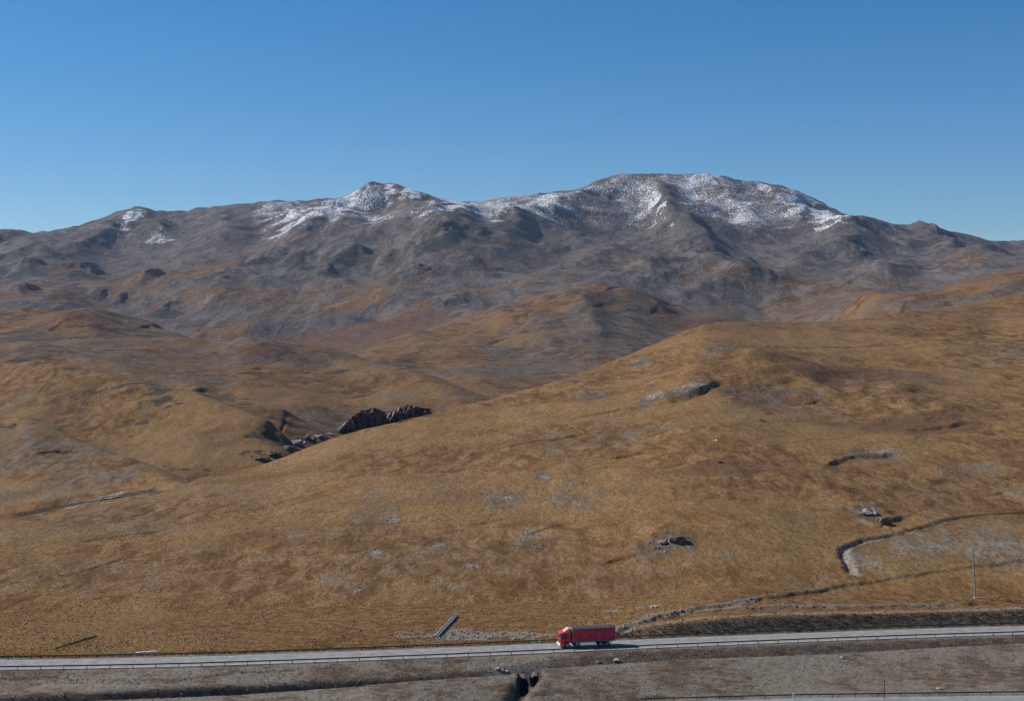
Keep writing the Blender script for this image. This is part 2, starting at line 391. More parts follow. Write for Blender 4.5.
# spurs running down from the range and across its foot
def ridge(img, h, w, taper=.3):
    pts = [locate(*p) for p in img]; sl = stroke_win(pts, w*6)
    px, py = X[sl]+fbm(Xf[sl], Yf[sl], w*2.2, 3, int(img[0][0])+60)*w*.9, YY[sl]
    best = np.full(px.shape, 1e9); par = np.zeros(px.shape); n = len(pts)-1
    for i in range(n):
        (ax, ay), (bx, by) = pts[i], pts[i+1]; dx, dy = bx-ax, by-ay; l2 = dx*dx+dy*dy+1e-9
        t = np.clip(((px-ax)*dx+(py-ay)*dy)/l2, 0, 1); d = np.hypot(px-ax-t*dx, (py-ay-t*dy)*.8)
        m = d < best; best = np.where(m, d, best); par = np.where(m, (i+t)/n, par)
    q = best/w; a = (1-.55*(1-sstep(0, taper, par)))*(1-.7*sstep(1-taper, 1, par))
    Z[sl] += h*a*(np.exp(-np.sqrt(q*q+.04))*1.2*np.exp(-q*q*.06))
for img, h, w in (([(600, 188), (580, 205), (556, 220), (520, 240), (488, 256)], 50, 95), ([(640, 186), (655, 200), (668, 214), (685, 234), (705, 255), (715, 275)], 62, 85),
                  ([(383, 192), (368, 205), (352, 222), (340, 245)], 42, 80), ([(392, 192), (412, 206), (425, 222), (440, 236)], 42, 80), ([(125, 218), (108, 236), (85, 252), (60, 263)], 45, 85),
                  ([(135, 218), (155, 234), (175, 250)], 36, 75), ([(272, 208), (290, 225), (300, 245), (290, 258)], 36, 80), ([(215, 214), (225, 232), (215, 252)], 30, 75), ([(330, 206), (322, 225), (300, 240)], 26, 60),
                  ([(765, 192), (785, 210), (800, 232), (798, 250)], 46, 85), ([(715, 184), (735, 205), (755, 230), (760, 252)], 34, 75), ([(868, 226), (855, 244), (830, 262), (800, 276), (775, 292)], 55, 95),
                  ([(905, 230), (930, 248), (955, 262), (985, 272)], 45, 90), ([(545, 200), (520, 215), (500, 228)], 28, 60), ([(470, 208), (462, 224), (448, 236)], 28, 60), ([(15, 236), (30, 252), (50, 262)], 32, 70),
                  ([(960, 243), (985, 254), (1015, 260)], 30, 80), ([(820, 208), (838, 230), (835, 248)], 24, 60)):
    ridge(img, h, w)
for img, h, w in (([(345, 260), (318, 272), (310, 282), (345, 291), (395, 302), (430, 308)], 34, 80), ([(440, 246), (425, 262), (400, 280), (370, 292)], 30, 75), ([(445, 246), (470, 262), (500, 275)], 26, 70),
                  ([(705, 262), (670, 272), (635, 282)], 40, 75), ([(760, 270), (735, 282), (700, 294), (670, 302)], 34, 75), ([(700, 262), (740, 268), (770, 280)], 24, 60), ([(0, 268), (40, 272), (80, 284), (110, 296)], 28, 75),
                  ([(120, 280), (160, 286), (200, 300), (240, 316)], 30, 75), ([(200, 268), (240, 278), (270, 292)], 28, 70), ([(590, 262), (560, 278), (520, 292)], 28, 75), ([(630, 245), (600, 262), (570, 272)], 30, 70),
                  ([(850, 265), (880, 278), (905, 290)], 26, 60), ([(930, 262), (900, 274), (880, 286)], 26, 60)):
    ridge(img, h*.8, w)
for img, h, w in (([(0, 312), (45, 322), (80, 338), (120, 350)], 12, 45), ([(60, 330), (110, 322), (150, 332), (185, 350)], 13, 45), ([(200, 345), (240, 356), (280, 372)], 8, 38), ([(230, 350), (300, 356), (360, 372)], 8, 38),
                  ([(400, 345), (440, 356), (470, 372)], 10, 45), ([(500, 318), (525, 338), (545, 360)], 16, 50), ([(560, 298), (590, 318), (600, 345)], 16, 50), ([(610, 292), (650, 305), (670, 318)], 14, 45),
                  ([(880, 300), (850, 310), (820, 320)], 10, 35), ([(950, 292), (920, 302), (890, 312)], 10, 35), ([(60, 385), (130, 398), (200, 415)], 5, 24), ([(120, 425), (180, 440), (230, 455)], 4, 20)):
    ridge(img, h, w)
for img, h, w in (([(0, 420), (50, 432), (100, 454), (150, 472), (190, 487)], 3.0, 15), ([(0, 367), (50, 369), (110, 382), (160, 396), (210, 408), (260, 428), (295, 448)], 4.5, 24),
                  ([(0, 345), (60, 355), (120, 370), (180, 388), (240, 405), (305, 428)], 5.5, 28), ([(60, 318), (110, 325), (180, 347), (250, 354), (320, 364), (400, 379), (470, 394)], 8, 42),
                  ([(340, 358), (400, 345), (450, 330), (500, 315), (560, 297)], 15, 60)):
    ridge(img, h, w, .1)
# twin culvert gully in the verge
ditch([(536, 671), (531, 677), (527, 684), (520, 692), (512, 705)], 1.3, 1.1, taper=.1, lip=.1)
PIT = [(523.5, 682.5, .95, 4.4, 3.0), (535.5, 678.5, .85, 3.2, 2.6)]
PITP = []
for q in PIT:
    x_, y_ = locate(q[0], q[1]); PITP.append((x_, y_, ground(x_, y_)))
for q in PIT: pit(*q)
ditch([(-30, 681), (60, 678), (110, 681), (180, 680), (240, 673)], .5, .3); ditch([(30, 676), (120, 684), (160, 683), (230, 677)], .45, .22)
ditch([(240, 673), (270, 672), (300, 670)], .4, .3)
ditch([(-30, 528), (30, 513), (75, 501), (110, 496), (150, 491), (195, 484)], 6, 1.6)

# ------------------------------------------------------------------ surface colour masks
EL = (Z-CZ)/YY
ca = np.zeros((NR, NC, 4), np.float32); cb = np.zeros((NR, NC, 4), np.float32); ca[..., 3] = cb[..., 3] = 1
GRAY, RUST, DARK = (ca, 0), (ca, 1), (ca, 2)
SNOW, GRAVEL, OLIVE = (cb, 0), (cb, 1), (cb, 2)
n1 = fbm(Xf, Yf, 240, 4, 201); n2 = fbm(Xf*.6, Yf, 60, 4, 211); n3 = fbm(Xf, Yf, 700, 4, 221)
gY = np.interp(rows, [280, 900, 1200, 2000, 2600, 3400, 4300, 6000], [.22, .30, .50, .62, .60, .74, .92, .97])[:, None]
rr = sstep(1750, 2350, YY)*0
ca[..., 0] = np.clip(gY+n1*.38+n2*.38+n3*sstep(1200, 3000, Yf)*.35, 0, 1)
ca[..., 1] = np.clip(.05+(.06+fbm(Xf, Yf, 420, 4, 231)*.8)*sstep(1500, 2500, Yf)*(1-.8*sstep(3600, 4800, Yf))+fbm(Xf, Yf, 60, 4, 241)*.9*(1-sstep(900, 2500, Yf)), 0, 1)
ca[..., 2] = np.clip(fbm(Xf, Yf, 300, 4, 251)*1.1*sstep(1300, 3000, Yf)-.12, 0, .6)
cb[..., 2] = np.clip(.48+fbm(Xf*.7, Yf, 75, 4, 261)*1.9, 0, 1)
ca[..., 3] = sstep(520, 1150, YY)        # drier, browner sward with height
def blend(ch, sl, m, v):
    A = ch[0][..., ch[1]]; A[sl] = A[sl]*(1-m)+v*m
def patch(ch, u, y, rx, ry, v=1.0, soft=.5, rag=.5):
    x, Yv = locate(u, y); Ya, Yb2 = locate(u, y+ry)[1], locate(u, y-ry)[1]
    if Ya < Yv*.6: Ya = Yv*.9
    if Yb2 > Yv*1.5: Yb2 = Yv+(Yv-Ya)
    wx_ = rx*Yv/F; wn, wf = max(Yv-Ya, wx_*.25), max(Yb2-Yv, wx_*.25)
    sl = window(x-3.2*wx_, x+3.2*wx_, Yv-3.2*wn, Yv+3.2*wf)
    dx = (X[sl]-x)/wx_; dy = (YY[sl]-Yv); dy = np.where(dy < 0, dy/wn, dy/wf)
    d = np.hypot(dx, dy)+fbm(Xf[sl], Yf[sl], wx_*.7, 4, int(u+y))*rag*1.6
    blend(ch, sl, (1-sstep(1-soft, 1+soft*.5, d)), v)
def line(ch, img, w, v=1.0, rag=.5):
    pts = [locate(*p) for p in img]; w = w*1.0
    sl = stroke_win(pts, w*4); d, s, t = poly_dist(sl, pts)
    d = wob(sl, d, w*rag, w*3, int(img[0][0])+9)
    blend(ch, sl, 1-sstep(w*.6, w*1.3, d), v)
# distinctive cover: dark heather/shrub on the foothill knolls; shaded range faces painted dark too
for (u, y, rx, ry, v) in ((85, 275, 17, 5, .9), (30, 273, 22, 5, .6), (95, 297, 14, 4, .5), (120, 302, 8, 3, .8), (165, 313, 22, 6, .9), (150, 285, 40, 8, .45), (265, 261, 28, 3, .8), (300, 264, 12, 4, .7),
                          (345, 258, 36, 9, .7), (437, 244, 23, 8, 1), (478, 241, 14, 3, .6), (460, 301, 22, 4, .8), (497, 275, 6, 3, 1), (505, 228, 18, 4, .6), (552, 221, 10, 5, .8), (560, 255, 26, 12, .45),
                          (682, 260, 10, 4, .8), (712, 262, 16, 7, .6), (690, 238, 18, 6, .7), (652, 246, 12, 6, .35), (668, 205, 22, 26, .35), (700, 225, 26, 10, .5), (855, 241, 9, 4, 1), (852, 264, 14, 4, .6), (930, 243, 20, 4, .5),
                          (640, 292, 20, 6, .5), (605, 305, 24, 14, .5), (575, 292, 10, 4, .6), (735, 285, 10, 4, .6), (330, 288, 34, 6, .35), (20, 338, 22, 6, .5), (240, 285, 36, 8, .35), (375, 206, 16, 5, .5), (12, 236, 12, 6, .7),
                          (610, 187, 12, 5, .5), (583, 202, 7, 6, .5), (820, 206, 26, 3, .7), (910, 231, 30, 4, .5)):
    patch(DARK, u, y, rx, ry, v)
# rust and warm brown sward
for (u, y, rx, ry, v) in ((420, 318, 40, 14, 1), (390, 328, 34, 12, 1), (340, 338, 50, 12, .8), (300, 335, 50, 12, .7), (470, 300, 50, 6, .7), (310, 325, 20, 5, .8), (335, 298, 12, 5, .8), (240, 322, 24, 6, .5), (700, 320, 40, 6, .7),
                          (310, 282, 16, 4, .6), (20, 440, 60, 12, .5), (100, 345, 40, 6, .3), (770, 400, 60, 12, .55), (930, 300, 30, 5, .6), (840, 375, 130, 12, .7), (900, 425, 110, 10, .6), (740, 468, 100, 10, .5), (600, 440, 80, 8, .45), (420, 500, 90, 10, .45), (250, 540, 110, 8, .4), (640, 580, 100, 8, .4), (120, 330, 90, 10, .6), (200, 360, 100, 8, .5), (120, 300, 80, 8, .5), (250, 310, 60, 8, .6)):
    patch(RUST, u, y, rx, ry, v)
# ground that is plain golden or grey
for (u, y, rx, ry, v) in ((560, 302, 40, 10, .2), (400, 350, 50, 8, .02), (450, 338, 40, 10, .02), (440, 355, 60, 12, .05), (500, 322, 30, 8, .1), (480, 385, 60, 10, .1), (870, 296, 50, 5, .12), (980, 285, 60, 6, .1), (280, 385, 90, 20, .08), (150, 400, 120, 25, .1), (60, 318, 60, 8, .3), (220, 330, 30, 8, .3),
                          (625, 330, 75, 24, .98), (60, 290, 80, 14, .45), (160, 276, 100, 8, .5), (250, 292, 80, 10, .48), (360, 300, 60, 14, .4), (560, 292, 60, 14, .45), (850, 287, 80, 12, .5), (780, 302, 60, 10, .45), (400, 322, 60, 14, .25), (320, 338, 60, 10, .3), (590, 320, 30, 16, .9), (600, 355, 30, 8, .6), (720, 300, 50, 12, .8), (160, 365, 40, 10, .6), (40, 350, 30, 5, .7), (25, 338, 30, 6, .9), (210, 380, 30, 6, .7), (900, 268, 60, 14, .85), (960, 275, 40, 8, .8),
                          (685, 389, 34, 8, .95), (660, 398, 22, 6, .8), (770, 395, 46, 14, .6), (590, 396, 24, 6, .7), (640, 362, 20, 5, .7), (545, 477, 8, 4, .9), (505, 500, 20, 8, .8), (575, 500, 30, 10, .6), (660, 545, 30, 12, .85),
                          (440, 545, 10, 3, .9), (375, 520, 30, 14, .55), (530, 545, 26, 6, .6), (880, 455, 36, 7, .7), (865, 515, 16, 9, .9), (970, 470, 36, 10, .6), (900, 395, 40, 12, .5), (620, 430, 50, 14, .4), (365, 590, 26, 5, .6),
                          (80, 520, 90, 14, .45), (230, 510, 80, 14, .35), (380, 485, 60, 14, .3), (790, 545, 60, 12, .3), (560, 560, 60, 14, .35), (720, 350, 22, 5, .9), (1000, 450, 30, 12, .4), (860, 590, 60, 6, .3), (150, 612, 30, 6, .35),
                          (40, 450, 90, 24, .62), (110, 474, 70, 10, .6), (60, 490, 70, 8, .6), (200, 440, 90, 10, .4), (60, 395, 70, 10, .4), (50, 500, 60, 10, .45)):
    patch(GRAY, u, y, rx, ry, v, rag=.8)
# enclosed plot, bare verges and worn ground
patch(GRAY, 970, 545, 120, 26, .6, rag=.3); patch(GRAVEL, 965, 551, 115, 14, .42, rag=.3); patch(GRAVEL, 1000, 546, 110, 9, .55, rag=.4); patch(GRAVEL, 866, 562, 14, 12, .7)
line(GRAVEL, [(845, 548), (850, 565), (856, 575)], 1.6, .95); line(GRAVEL, [(845, 549), (870, 541), (895, 536)], 1.3, .9)
line(GRAVEL, [(614, 629), (660, 615), (720, 605), (760, 599)], .9, .8); line(GRAVEL, [(760, 599), (850, 583), (1030, 557)], .7, .4)
line(GRAVEL, [(600, 636), (640, 627), (680, 621), (720, 617), (780, 614), (900, 612), (1024, 608), (1080, 606)], .9, .75)
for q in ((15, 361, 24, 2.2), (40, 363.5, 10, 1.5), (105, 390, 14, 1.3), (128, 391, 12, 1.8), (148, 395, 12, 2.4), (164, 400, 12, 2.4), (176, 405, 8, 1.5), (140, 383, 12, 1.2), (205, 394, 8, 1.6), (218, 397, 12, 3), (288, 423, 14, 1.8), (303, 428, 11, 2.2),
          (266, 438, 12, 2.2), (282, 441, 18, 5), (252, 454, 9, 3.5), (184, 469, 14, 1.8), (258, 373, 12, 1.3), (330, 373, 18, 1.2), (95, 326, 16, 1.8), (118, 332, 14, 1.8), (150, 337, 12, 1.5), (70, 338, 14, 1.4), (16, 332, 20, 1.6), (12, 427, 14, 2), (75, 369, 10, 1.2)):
    patch(DARK, q[0], q[1], q[2]*1.45, q[3]*1.15, .85, soft=.9, rag=1.15)  # rock and shade of the scarp lines, painted in as dark colour
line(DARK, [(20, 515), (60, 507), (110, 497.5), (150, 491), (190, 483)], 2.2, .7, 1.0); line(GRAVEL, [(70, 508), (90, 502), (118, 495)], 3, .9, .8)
patch(DARK, 275, 441, 22, 7, .6); patch(DARK, 215, 398, 16, 3, .7)  # more scarp and gully shade painted into the colour
line(GRAVEL, [(640, 617), (700, 610), (780, 606), (860, 605), (960, 603)], 1.0, .6)
for (u, y, rx, ry) in ((480, 634, 60, 4), (440, 637, 40, 3), (540, 636, 50, 3), (654, 606, 7, 1.5), (610, 611, 10, 2), (640, 607, 6, 1.5), (358, 590, 9, 2), (372, 553, 8, 5), (440, 546, 9, 2), (395, 520, 7, 5), (545, 477, 6, 3),
                       (505, 498, 9, 4), (575, 503, 4, 3), (530, 533, 10, 4), (450, 586, 10, 2), (885, 452, 20, 3), (870, 510, 6, 3), (690, 385, 20, 4), (655, 395, 10, 3), (470, 565, 9, 3), (650, 383, 5, 2)):
    patch(GRAVEL, u, y, rx, ry, .8, rag=.9)
# everything this side of the road is bare grey-brown spoil and verge
u_of = X/np.maximum(YY, 1)*F+U0
fore = 1-sstep(yb2+9.2, yb2+11, YY); fl = 1-sstep(8, 16, YY-yb2)
nf = fbm(Xf, Yf, 9, 4, 301); nf2 = fbm(Xf, Yf, 30, 3, 311)
ca[..., 0] = ca[..., 0]*(1-fore)+fore*np.clip(.9+nf*.3, 0, 1)
cb[..., 1] = np.maximum(cb[..., 1]*(1-fore), fore*np.clip(.66+nf*.7+nf2*.6, 0, 1))
ca[..., 1] = ca[..., 1]*(1-fore)+fore*np.clip(.08+fbm(Xf, Yf, 14, 3, 321)*.9, 0, 1)
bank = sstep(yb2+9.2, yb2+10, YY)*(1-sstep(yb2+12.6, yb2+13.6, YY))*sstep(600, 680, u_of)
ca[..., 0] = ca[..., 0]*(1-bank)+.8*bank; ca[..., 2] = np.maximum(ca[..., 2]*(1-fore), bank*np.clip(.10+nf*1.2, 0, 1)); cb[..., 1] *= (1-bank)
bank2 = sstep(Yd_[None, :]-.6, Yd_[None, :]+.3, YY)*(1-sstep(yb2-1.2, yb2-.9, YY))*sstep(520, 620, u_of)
cb[..., 1] *= 1-.9*bank2; ca[..., 1] = np.maximum(ca[..., 1]*(1-bank2), bank2*.75)  # backlit bank below the road: shade painted in as darker brown
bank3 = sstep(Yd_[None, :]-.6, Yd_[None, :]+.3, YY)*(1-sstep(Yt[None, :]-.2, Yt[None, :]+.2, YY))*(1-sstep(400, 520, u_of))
cb[..., 1] *= 1-.95*bank3; ca[..., 2] = np.maximum(ca[..., 2], bank3*.55)  # ditch face painted dark to stand for its shade
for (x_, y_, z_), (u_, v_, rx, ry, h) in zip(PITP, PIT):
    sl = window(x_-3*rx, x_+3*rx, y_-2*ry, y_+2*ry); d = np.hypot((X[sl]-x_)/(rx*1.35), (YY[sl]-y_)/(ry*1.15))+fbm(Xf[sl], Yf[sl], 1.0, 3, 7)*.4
    blend(DARK, sl, 1-sstep(.8, 1.1, d), 1.3); blend(GRAVEL, sl, 1-sstep(.8, 1.1, d), 0)  # pit hollows darkened in the colour to deepen their shade
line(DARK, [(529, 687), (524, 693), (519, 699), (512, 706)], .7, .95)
# snow on the range, in the places it lies
for (u, y, rx, ry, v) in ((128, 222, 6, 12, .75), (137, 213, 5, 3, .8), (130, 217, 9, 5, .9), (127, 227, 6, 5, .8), (150, 235, 22, 6, .7), (165, 241, 12, 3, .7), (12, 240, 10, 4, .3), (150, 237, 18, 6, .55), (60, 232, 30, 3, .35), (120, 233, 12, 5, .4), (200, 212, 12, 3, .35), (265, 215, 24, 10, .5), (300, 215, 26, 13, .68), (330, 210, 22, 12, .72),
                          (285, 207, 30, 5, .6), (370, 197, 26, 9, .62), (345, 210, 18, 9, .68), (389, 191, 6, 6, .95), (375, 222, 18, 8, .62), (395, 212, 12, 8, .5), (413, 195, 12, 4, .95), (430, 210, 18, 7, .6), (470, 208, 30, 5, .7), (500, 206, 30, 5, .6),
                          (455, 203, 14, 2, .8), (520, 206, 40, 7, .62), (550, 199, 40, 5, .72), (500, 200, 50, 3, .6), (600, 187, 20, 6, .6), (620, 200, 26, 12, .5), (640, 208, 26, 16, .6), (648, 190, 9, 4, .75), (657, 198, 8, 4, .75), (664, 206, 6, 4, .75), (668, 214, 6, 4, .7), (676, 223, 7, 4, .75), (815, 203, 30, 3, .6), (575, 197, 26, 3, .6), (160, 214, 20, 3, .35), (320, 225, 24, 6, .4), (700, 205, 20, 8, .5), (740, 215, 30, 8, .5),
                          (645, 182, 20, 5, .7), (690, 188, 20, 12, .62), (710, 183, 18, 8, .72), (735, 195, 24, 12, .56), (760, 188, 14, 6, .72), (755, 215, 30, 12, .6), (770, 205, 24, 12, .5), (785, 200, 10, 6, .6),
                          (820, 214, 28, 7, .62), (840, 218, 20, 4, .72), (880, 223, 12, 3, .5), (894, 228, 6, 4, .6), (600, 215, 26, 14, .4), (660, 179, 90, 3, .55), (130, 236, 30, 6, .3), (230, 225, 20, 6, .25), (925, 240, 10, 2, .3)):
    patch(SNOW, u, y, rx*1.2, ry*1.35, min(v*.93, .74), soft=.95, rag=.9)
patch(SNOW, 672, 203, 6, 14, .12, rag=.4); patch(SNOW, 683, 220, 9, 10, .1, rag=.4); patch(SNOW, 665, 188, 7, 7, .15, rag=.4)

# ------------------------------------------------------------------ materials
class NT:
    def __init__(s, name):
        s.m = bpy.data.materials.new(name); s.m.use_nodes = True; s.t = s.m.node_tree; s.t.nodes.clear()
        s.out = s.n('ShaderNodeOutputMaterial'); s.b = s.n('ShaderNodeBsdfPrincipled'); s.l(s.b.outputs[0], s.out.inputs[0])
    def n(s, typ, **k):
        x = s.t.nodes.new(typ)
        for a, v in k.items(): setattr(x, a, v)
        return x
    def l(s, a, b): s.t.links.new(a, b)
    def inp(s, sock, v):
        if hasattr(v, 'links'): s.l(v, sock)
        else: sock.default_value = v
    def math(s, op, a, b=0.0, c=0.0, clamp=False):
        x = s.n('ShaderNodeMath', operation=op, use_clamp=clamp)
        s.inp(x.inputs[0], a); s.inp(x.inputs[1], b); s.inp(x.inputs[2], c); return x.outputs[0]
    def mix(s, f, a, b, mode='MIX'):
        x = s.n('ShaderNodeMix', data_type='RGBA', blend_type=mode)
        s.inp(x.inputs[0], f)
        for q, v in ((6, a), (7, b)):
            if isinstance(v, tuple): v = (*v[:3], 1)
            s.inp(x.inputs[q], v)
        return x.outputs[2]
    def noise(s, vec, scale, detail=4, rough=.6, dist=0.0):
        x = s.n('ShaderNodeTexNoise'); s.l(vec, x.inputs['Vector'])
        x.inputs['Scale'].default_value = scale; x.inputs['Detail'].default_value = detail
        x.inputs['Roughness'].default_value = rough; x.inputs['Distortion'].default_value = dist
        return x.outputs['Fac']
    def ramp(s, f, lo, hi):
        x = s.n('ShaderNodeMapRange', interpolation_type='SMOOTHSTEP'); s.inp(x.inputs[0], f)
        s.inp(x.inputs[1], lo); s.inp(x.inputs[2], hi); return x.outputs[0]
def simple(name, col, rough=.6, metal=0.0, var=.15, scale=3.0, bump=0.0):
    t = NT(name); tc = t.n('ShaderNodeTexCoord')
    f = t.noise(tc.outputs['Object'], scale, 5, .65)
    a = tuple(c*(1-var*1.5) for c in col); b = tuple(min(1, c*(1+var*1.5)) for c in col)
    t.l(t.mix(t.ramp(f, .3, .7), a, b), t.b.inputs['Base Color'])
    t.b.inputs['Roughness'].default_value = rough; t.b.inputs['Metallic'].default_value = metal
    if bump:
        bp = t.n('ShaderNodeBump'); bp.inputs['Distance'].default_value = bump; t.l(f, bp.inputs['Height']); t.l(bp.outputs[0], t.b.inputs['Normal'])
    return t.m
def terrain_mat(name, px, bump, st=(.5, 1, .9), sv=(1, 1, 1), rk=((.115, .085, .060), (.240, .190, .140)), sw=(1, 1, 1)):
    """px = size in metres of the finest detail wanted"""
    t = NT(name); tc = t.n('ShaderNodeTexCoord')
    mp = t.n('ShaderNodeMapping'); t.l(tc.outputs['Object'], mp.inputs[0]); mp.inputs['Scale'].default_value = st
    mv = t.n('ShaderNodeMapping'); t.l(tc.outputs['Object'], mv.inputs[0]); mv.inputs['Scale'].default_value = sv
    V = mv.outputs[0]; S = mp.outputs[0]
    A = t.n('ShaderNodeVertexColor', layer_name='ca'); B = t.n('ShaderNodeVertexColor', layer_name='cb')
    sa = t.n('ShaderNodeSeparateColor'); sb = t.n('ShaderNodeSeparateColor'); t.l(A.outputs[0], sa.inputs[0]); t.l(B.outputs[0], sb.inputs[0])
    gray, rust, dark = sa.outputs; snow, grav, gold = sb.outputs
    f1 = t.noise(S, 1/(px*3), 6, .72)              # tufts
    f2 = t.noise(S, 1/(px*14), 7, .68, .6)         # clumps
    f3 = t.noise(V, 1/(px*40), 6, .62, .5)         # patches
    f4 = t.noise(V, 1/(px*2.2), 5, .7)
    # sward: pale gold to deep brown
    g1 = t.mix(t.ramp(f2, .34, .66), (.132, .067, .025), (.350, .202, .082))
    g2 = t.mix(t.ramp(f3, .36, .64), (.215, .108, .030), (.350, .194, .066))
    c = t.mix(gold, g1, g2); c = t.mix(.5, c, g1)
    c = t.mix(t.math('MULTIPLY', t.ramp(t.math('SUBTRACT', gold, t.math('MULTIPLY', f2, .5)), .2, .6), .35), c, (.36, .24, .11))
    c = t.mix(A.outputs['Alpha'], c, t.mix(1.0, c, (.80, .765, .79), 'MULTIPLY'))
    # rust
    c = t.mix(t.math('MULTIPLY', t.ramp(t.math('ADD', rust, t.math('SUBTRACT', f2, .5)), .25, .75), .8), c, (.135, .070, .045))
    # grey stony ground
    gr = t.mix(t.ramp(f2, .35, .65), *rk)
    gm = t.ramp(t.math('ADD', gray, t.math('ADD', t.math('MULTIPLY', t.math('SUBTRACT', f2, .5), 1.5), t.math('MULTIPLY', t.math('SUBTRACT', f3, .5), .9))), .3, .8)
    c = t.mix(t.math('MULTIPLY', gm, .88), c, gr)
    # gravel, bare pale soil
    gv = t.mix(t.ramp(f4, .3, .7), (.20, .166, .124), (.40, .345, .268))
    vm = t.ramp(t.math('ADD', grav, t.math('MULTIPLY', t.math('SUBTRACT', f2, .5), 1.3)), .3, .8)
    c = t.mix(vm, c, gv)
    # low dark shrub, plus shade painted along scarps, banks and pits
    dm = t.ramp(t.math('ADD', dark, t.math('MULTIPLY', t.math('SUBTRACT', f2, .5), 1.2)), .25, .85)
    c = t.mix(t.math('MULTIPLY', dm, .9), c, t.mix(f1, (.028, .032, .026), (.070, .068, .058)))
    # tuft to tuft variation
    c = t.mix(.85, c, t.mix(t.ramp(f1, .28, .72), (.45, .43, .42), (1.0, 1.0, 1.0)), 'MULTIPLY')
    c = t.mix(t.math('MULTIPLY', t.ramp(f4, .60, .74), .35), c, (.34, .28, .22))
    # snow lying between stones, combed down the slope
    md = t.n('ShaderNodeMapping'); t.l(tc.outputs['Object'], md.inputs[0]); md.inputs['Rotation'].default_value = (0, 0, R(28)); md.inputs['Scale'].default_value = (1.1, .30, .5); SD = md.outputs[0]
    sf = t.math('ADD', t.math('MULTIPLY', t.noise(SD, 1/(px*1.5), 5, .8), .82), t.math('MULTIPLY', t.noise(V, 1/(px*26), 4, .65), .18))
    sm = t.ramp(t.math('ADD', snow, t.math('MULTIPLY', t.math('SUBTRACT', sf, .5), 2.8)), .50, .74)
    c = t.mix(sm, c, (.78, .80, .84))
    t.l(c, t.b.inputs['Base Color']); t.b.inputs['Roughness'].default_value = .95
    t.b.inputs['Specular IOR Level'].default_value = .12
    h = t.math('ADD', t.math('MULTIPLY', f1, 1.0), t.math('MULTIPLY', f2, 2.2))
    bp = t.n('ShaderNodeBump'); bp.inputs['Strength'].default_value = 1.0; bp.inputs['Distance'].default_value = bump
    t.l(h, bp.inputs['Height']); t.l(bp.outputs[0], t.b.inputs['Normal'])
    return t.m
M_fore = terrain_mat('verge_ground', .10, .12)
M_near = terrain_mat('hill_grass', .30, .26, (.85, .30, 1), (.8, .42, 1))
M_mid = terrain_mat('spur_grass', .75, .9, (.6, .6, .9), (.9, .6, 1), ((.082, .064, .050), (.195, .155, .120)), (.84, .76, .74))
M_far = terrain_mat('range_rock', 2.6, 3.2, (1, .42, .7), (1, .45, .7), ((.062, .059, .058), (.185, .170, .158)))

# ------------------------------------------------------------------ terrain meshes: rings that share their borders
def ring(name, a, b, mat, label=None):
    r = b-a; idx = (np.arange(r)[:, None]*NC+np.arange(NC)[None, :])
    q = np.stack([idx[:-1, :-1], idx[:-1, 1:], idx[1:, 1:], idx[1:, :-1]], -1).reshape(-1, 4)
    co = np.stack([X[a:b], YY[a:b], Z[a:b]], -1).reshape(-1, 3).astype(np.float32)
    me = bpy.data.meshes.new(name); me.vertices.add(len(co)); me.vertices.foreach_set('co', co.ravel())
    me.loops.add(q.size); me.loops.foreach_set('vertex_index', q.ravel().astype(np.int32))
    me.polygons.add(len(q)); me.polygons.foreach_set('loop_start', (np.arange(len(q))*4).astype(np.int32))
    me.polygons.foreach_set('loop_total', np.full(len(q), 4, np.int32))
    me.update(calc_edges=True)
    me.polygons.foreach_set('use_smooth', np.ones(len(q), bool))
    for nm, arr in (('ca', ca), ('cb', cb)):
        at = me.color_attributes.new(nm, 'FLOAT_COLOR', 'POINT'); at.data.foreach_set('color', np.clip(arr[a:b], 0, 1).reshape(-1).astype(np.float32))
    me.materials.append(mat)
    o = bpy.data.objects.new(name, me); link(o); o['kind'] = 'structure'
    return o
i1 = np.searchsorted(rows, 303); i2 = np.searchsorted(rows, 1060); i3 = np.searchsorted(rows, 3000)
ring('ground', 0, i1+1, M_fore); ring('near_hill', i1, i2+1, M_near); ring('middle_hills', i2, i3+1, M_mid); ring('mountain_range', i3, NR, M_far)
# level ground behind the viewpoint
bm = bmesh.new()
vv = [bm.verts.new(p) for p in ((-700, 2, 58.3), (-.87, 2, 58.3), (1.57, 2, 58.3), (700, 2, 58.3), (700, -600, 70), (-700, -600, 70))]
bm.faces.new(vv)
o = mesh_obj('lookout_ground', bm, M_fore); o['kind'] = 'structure'

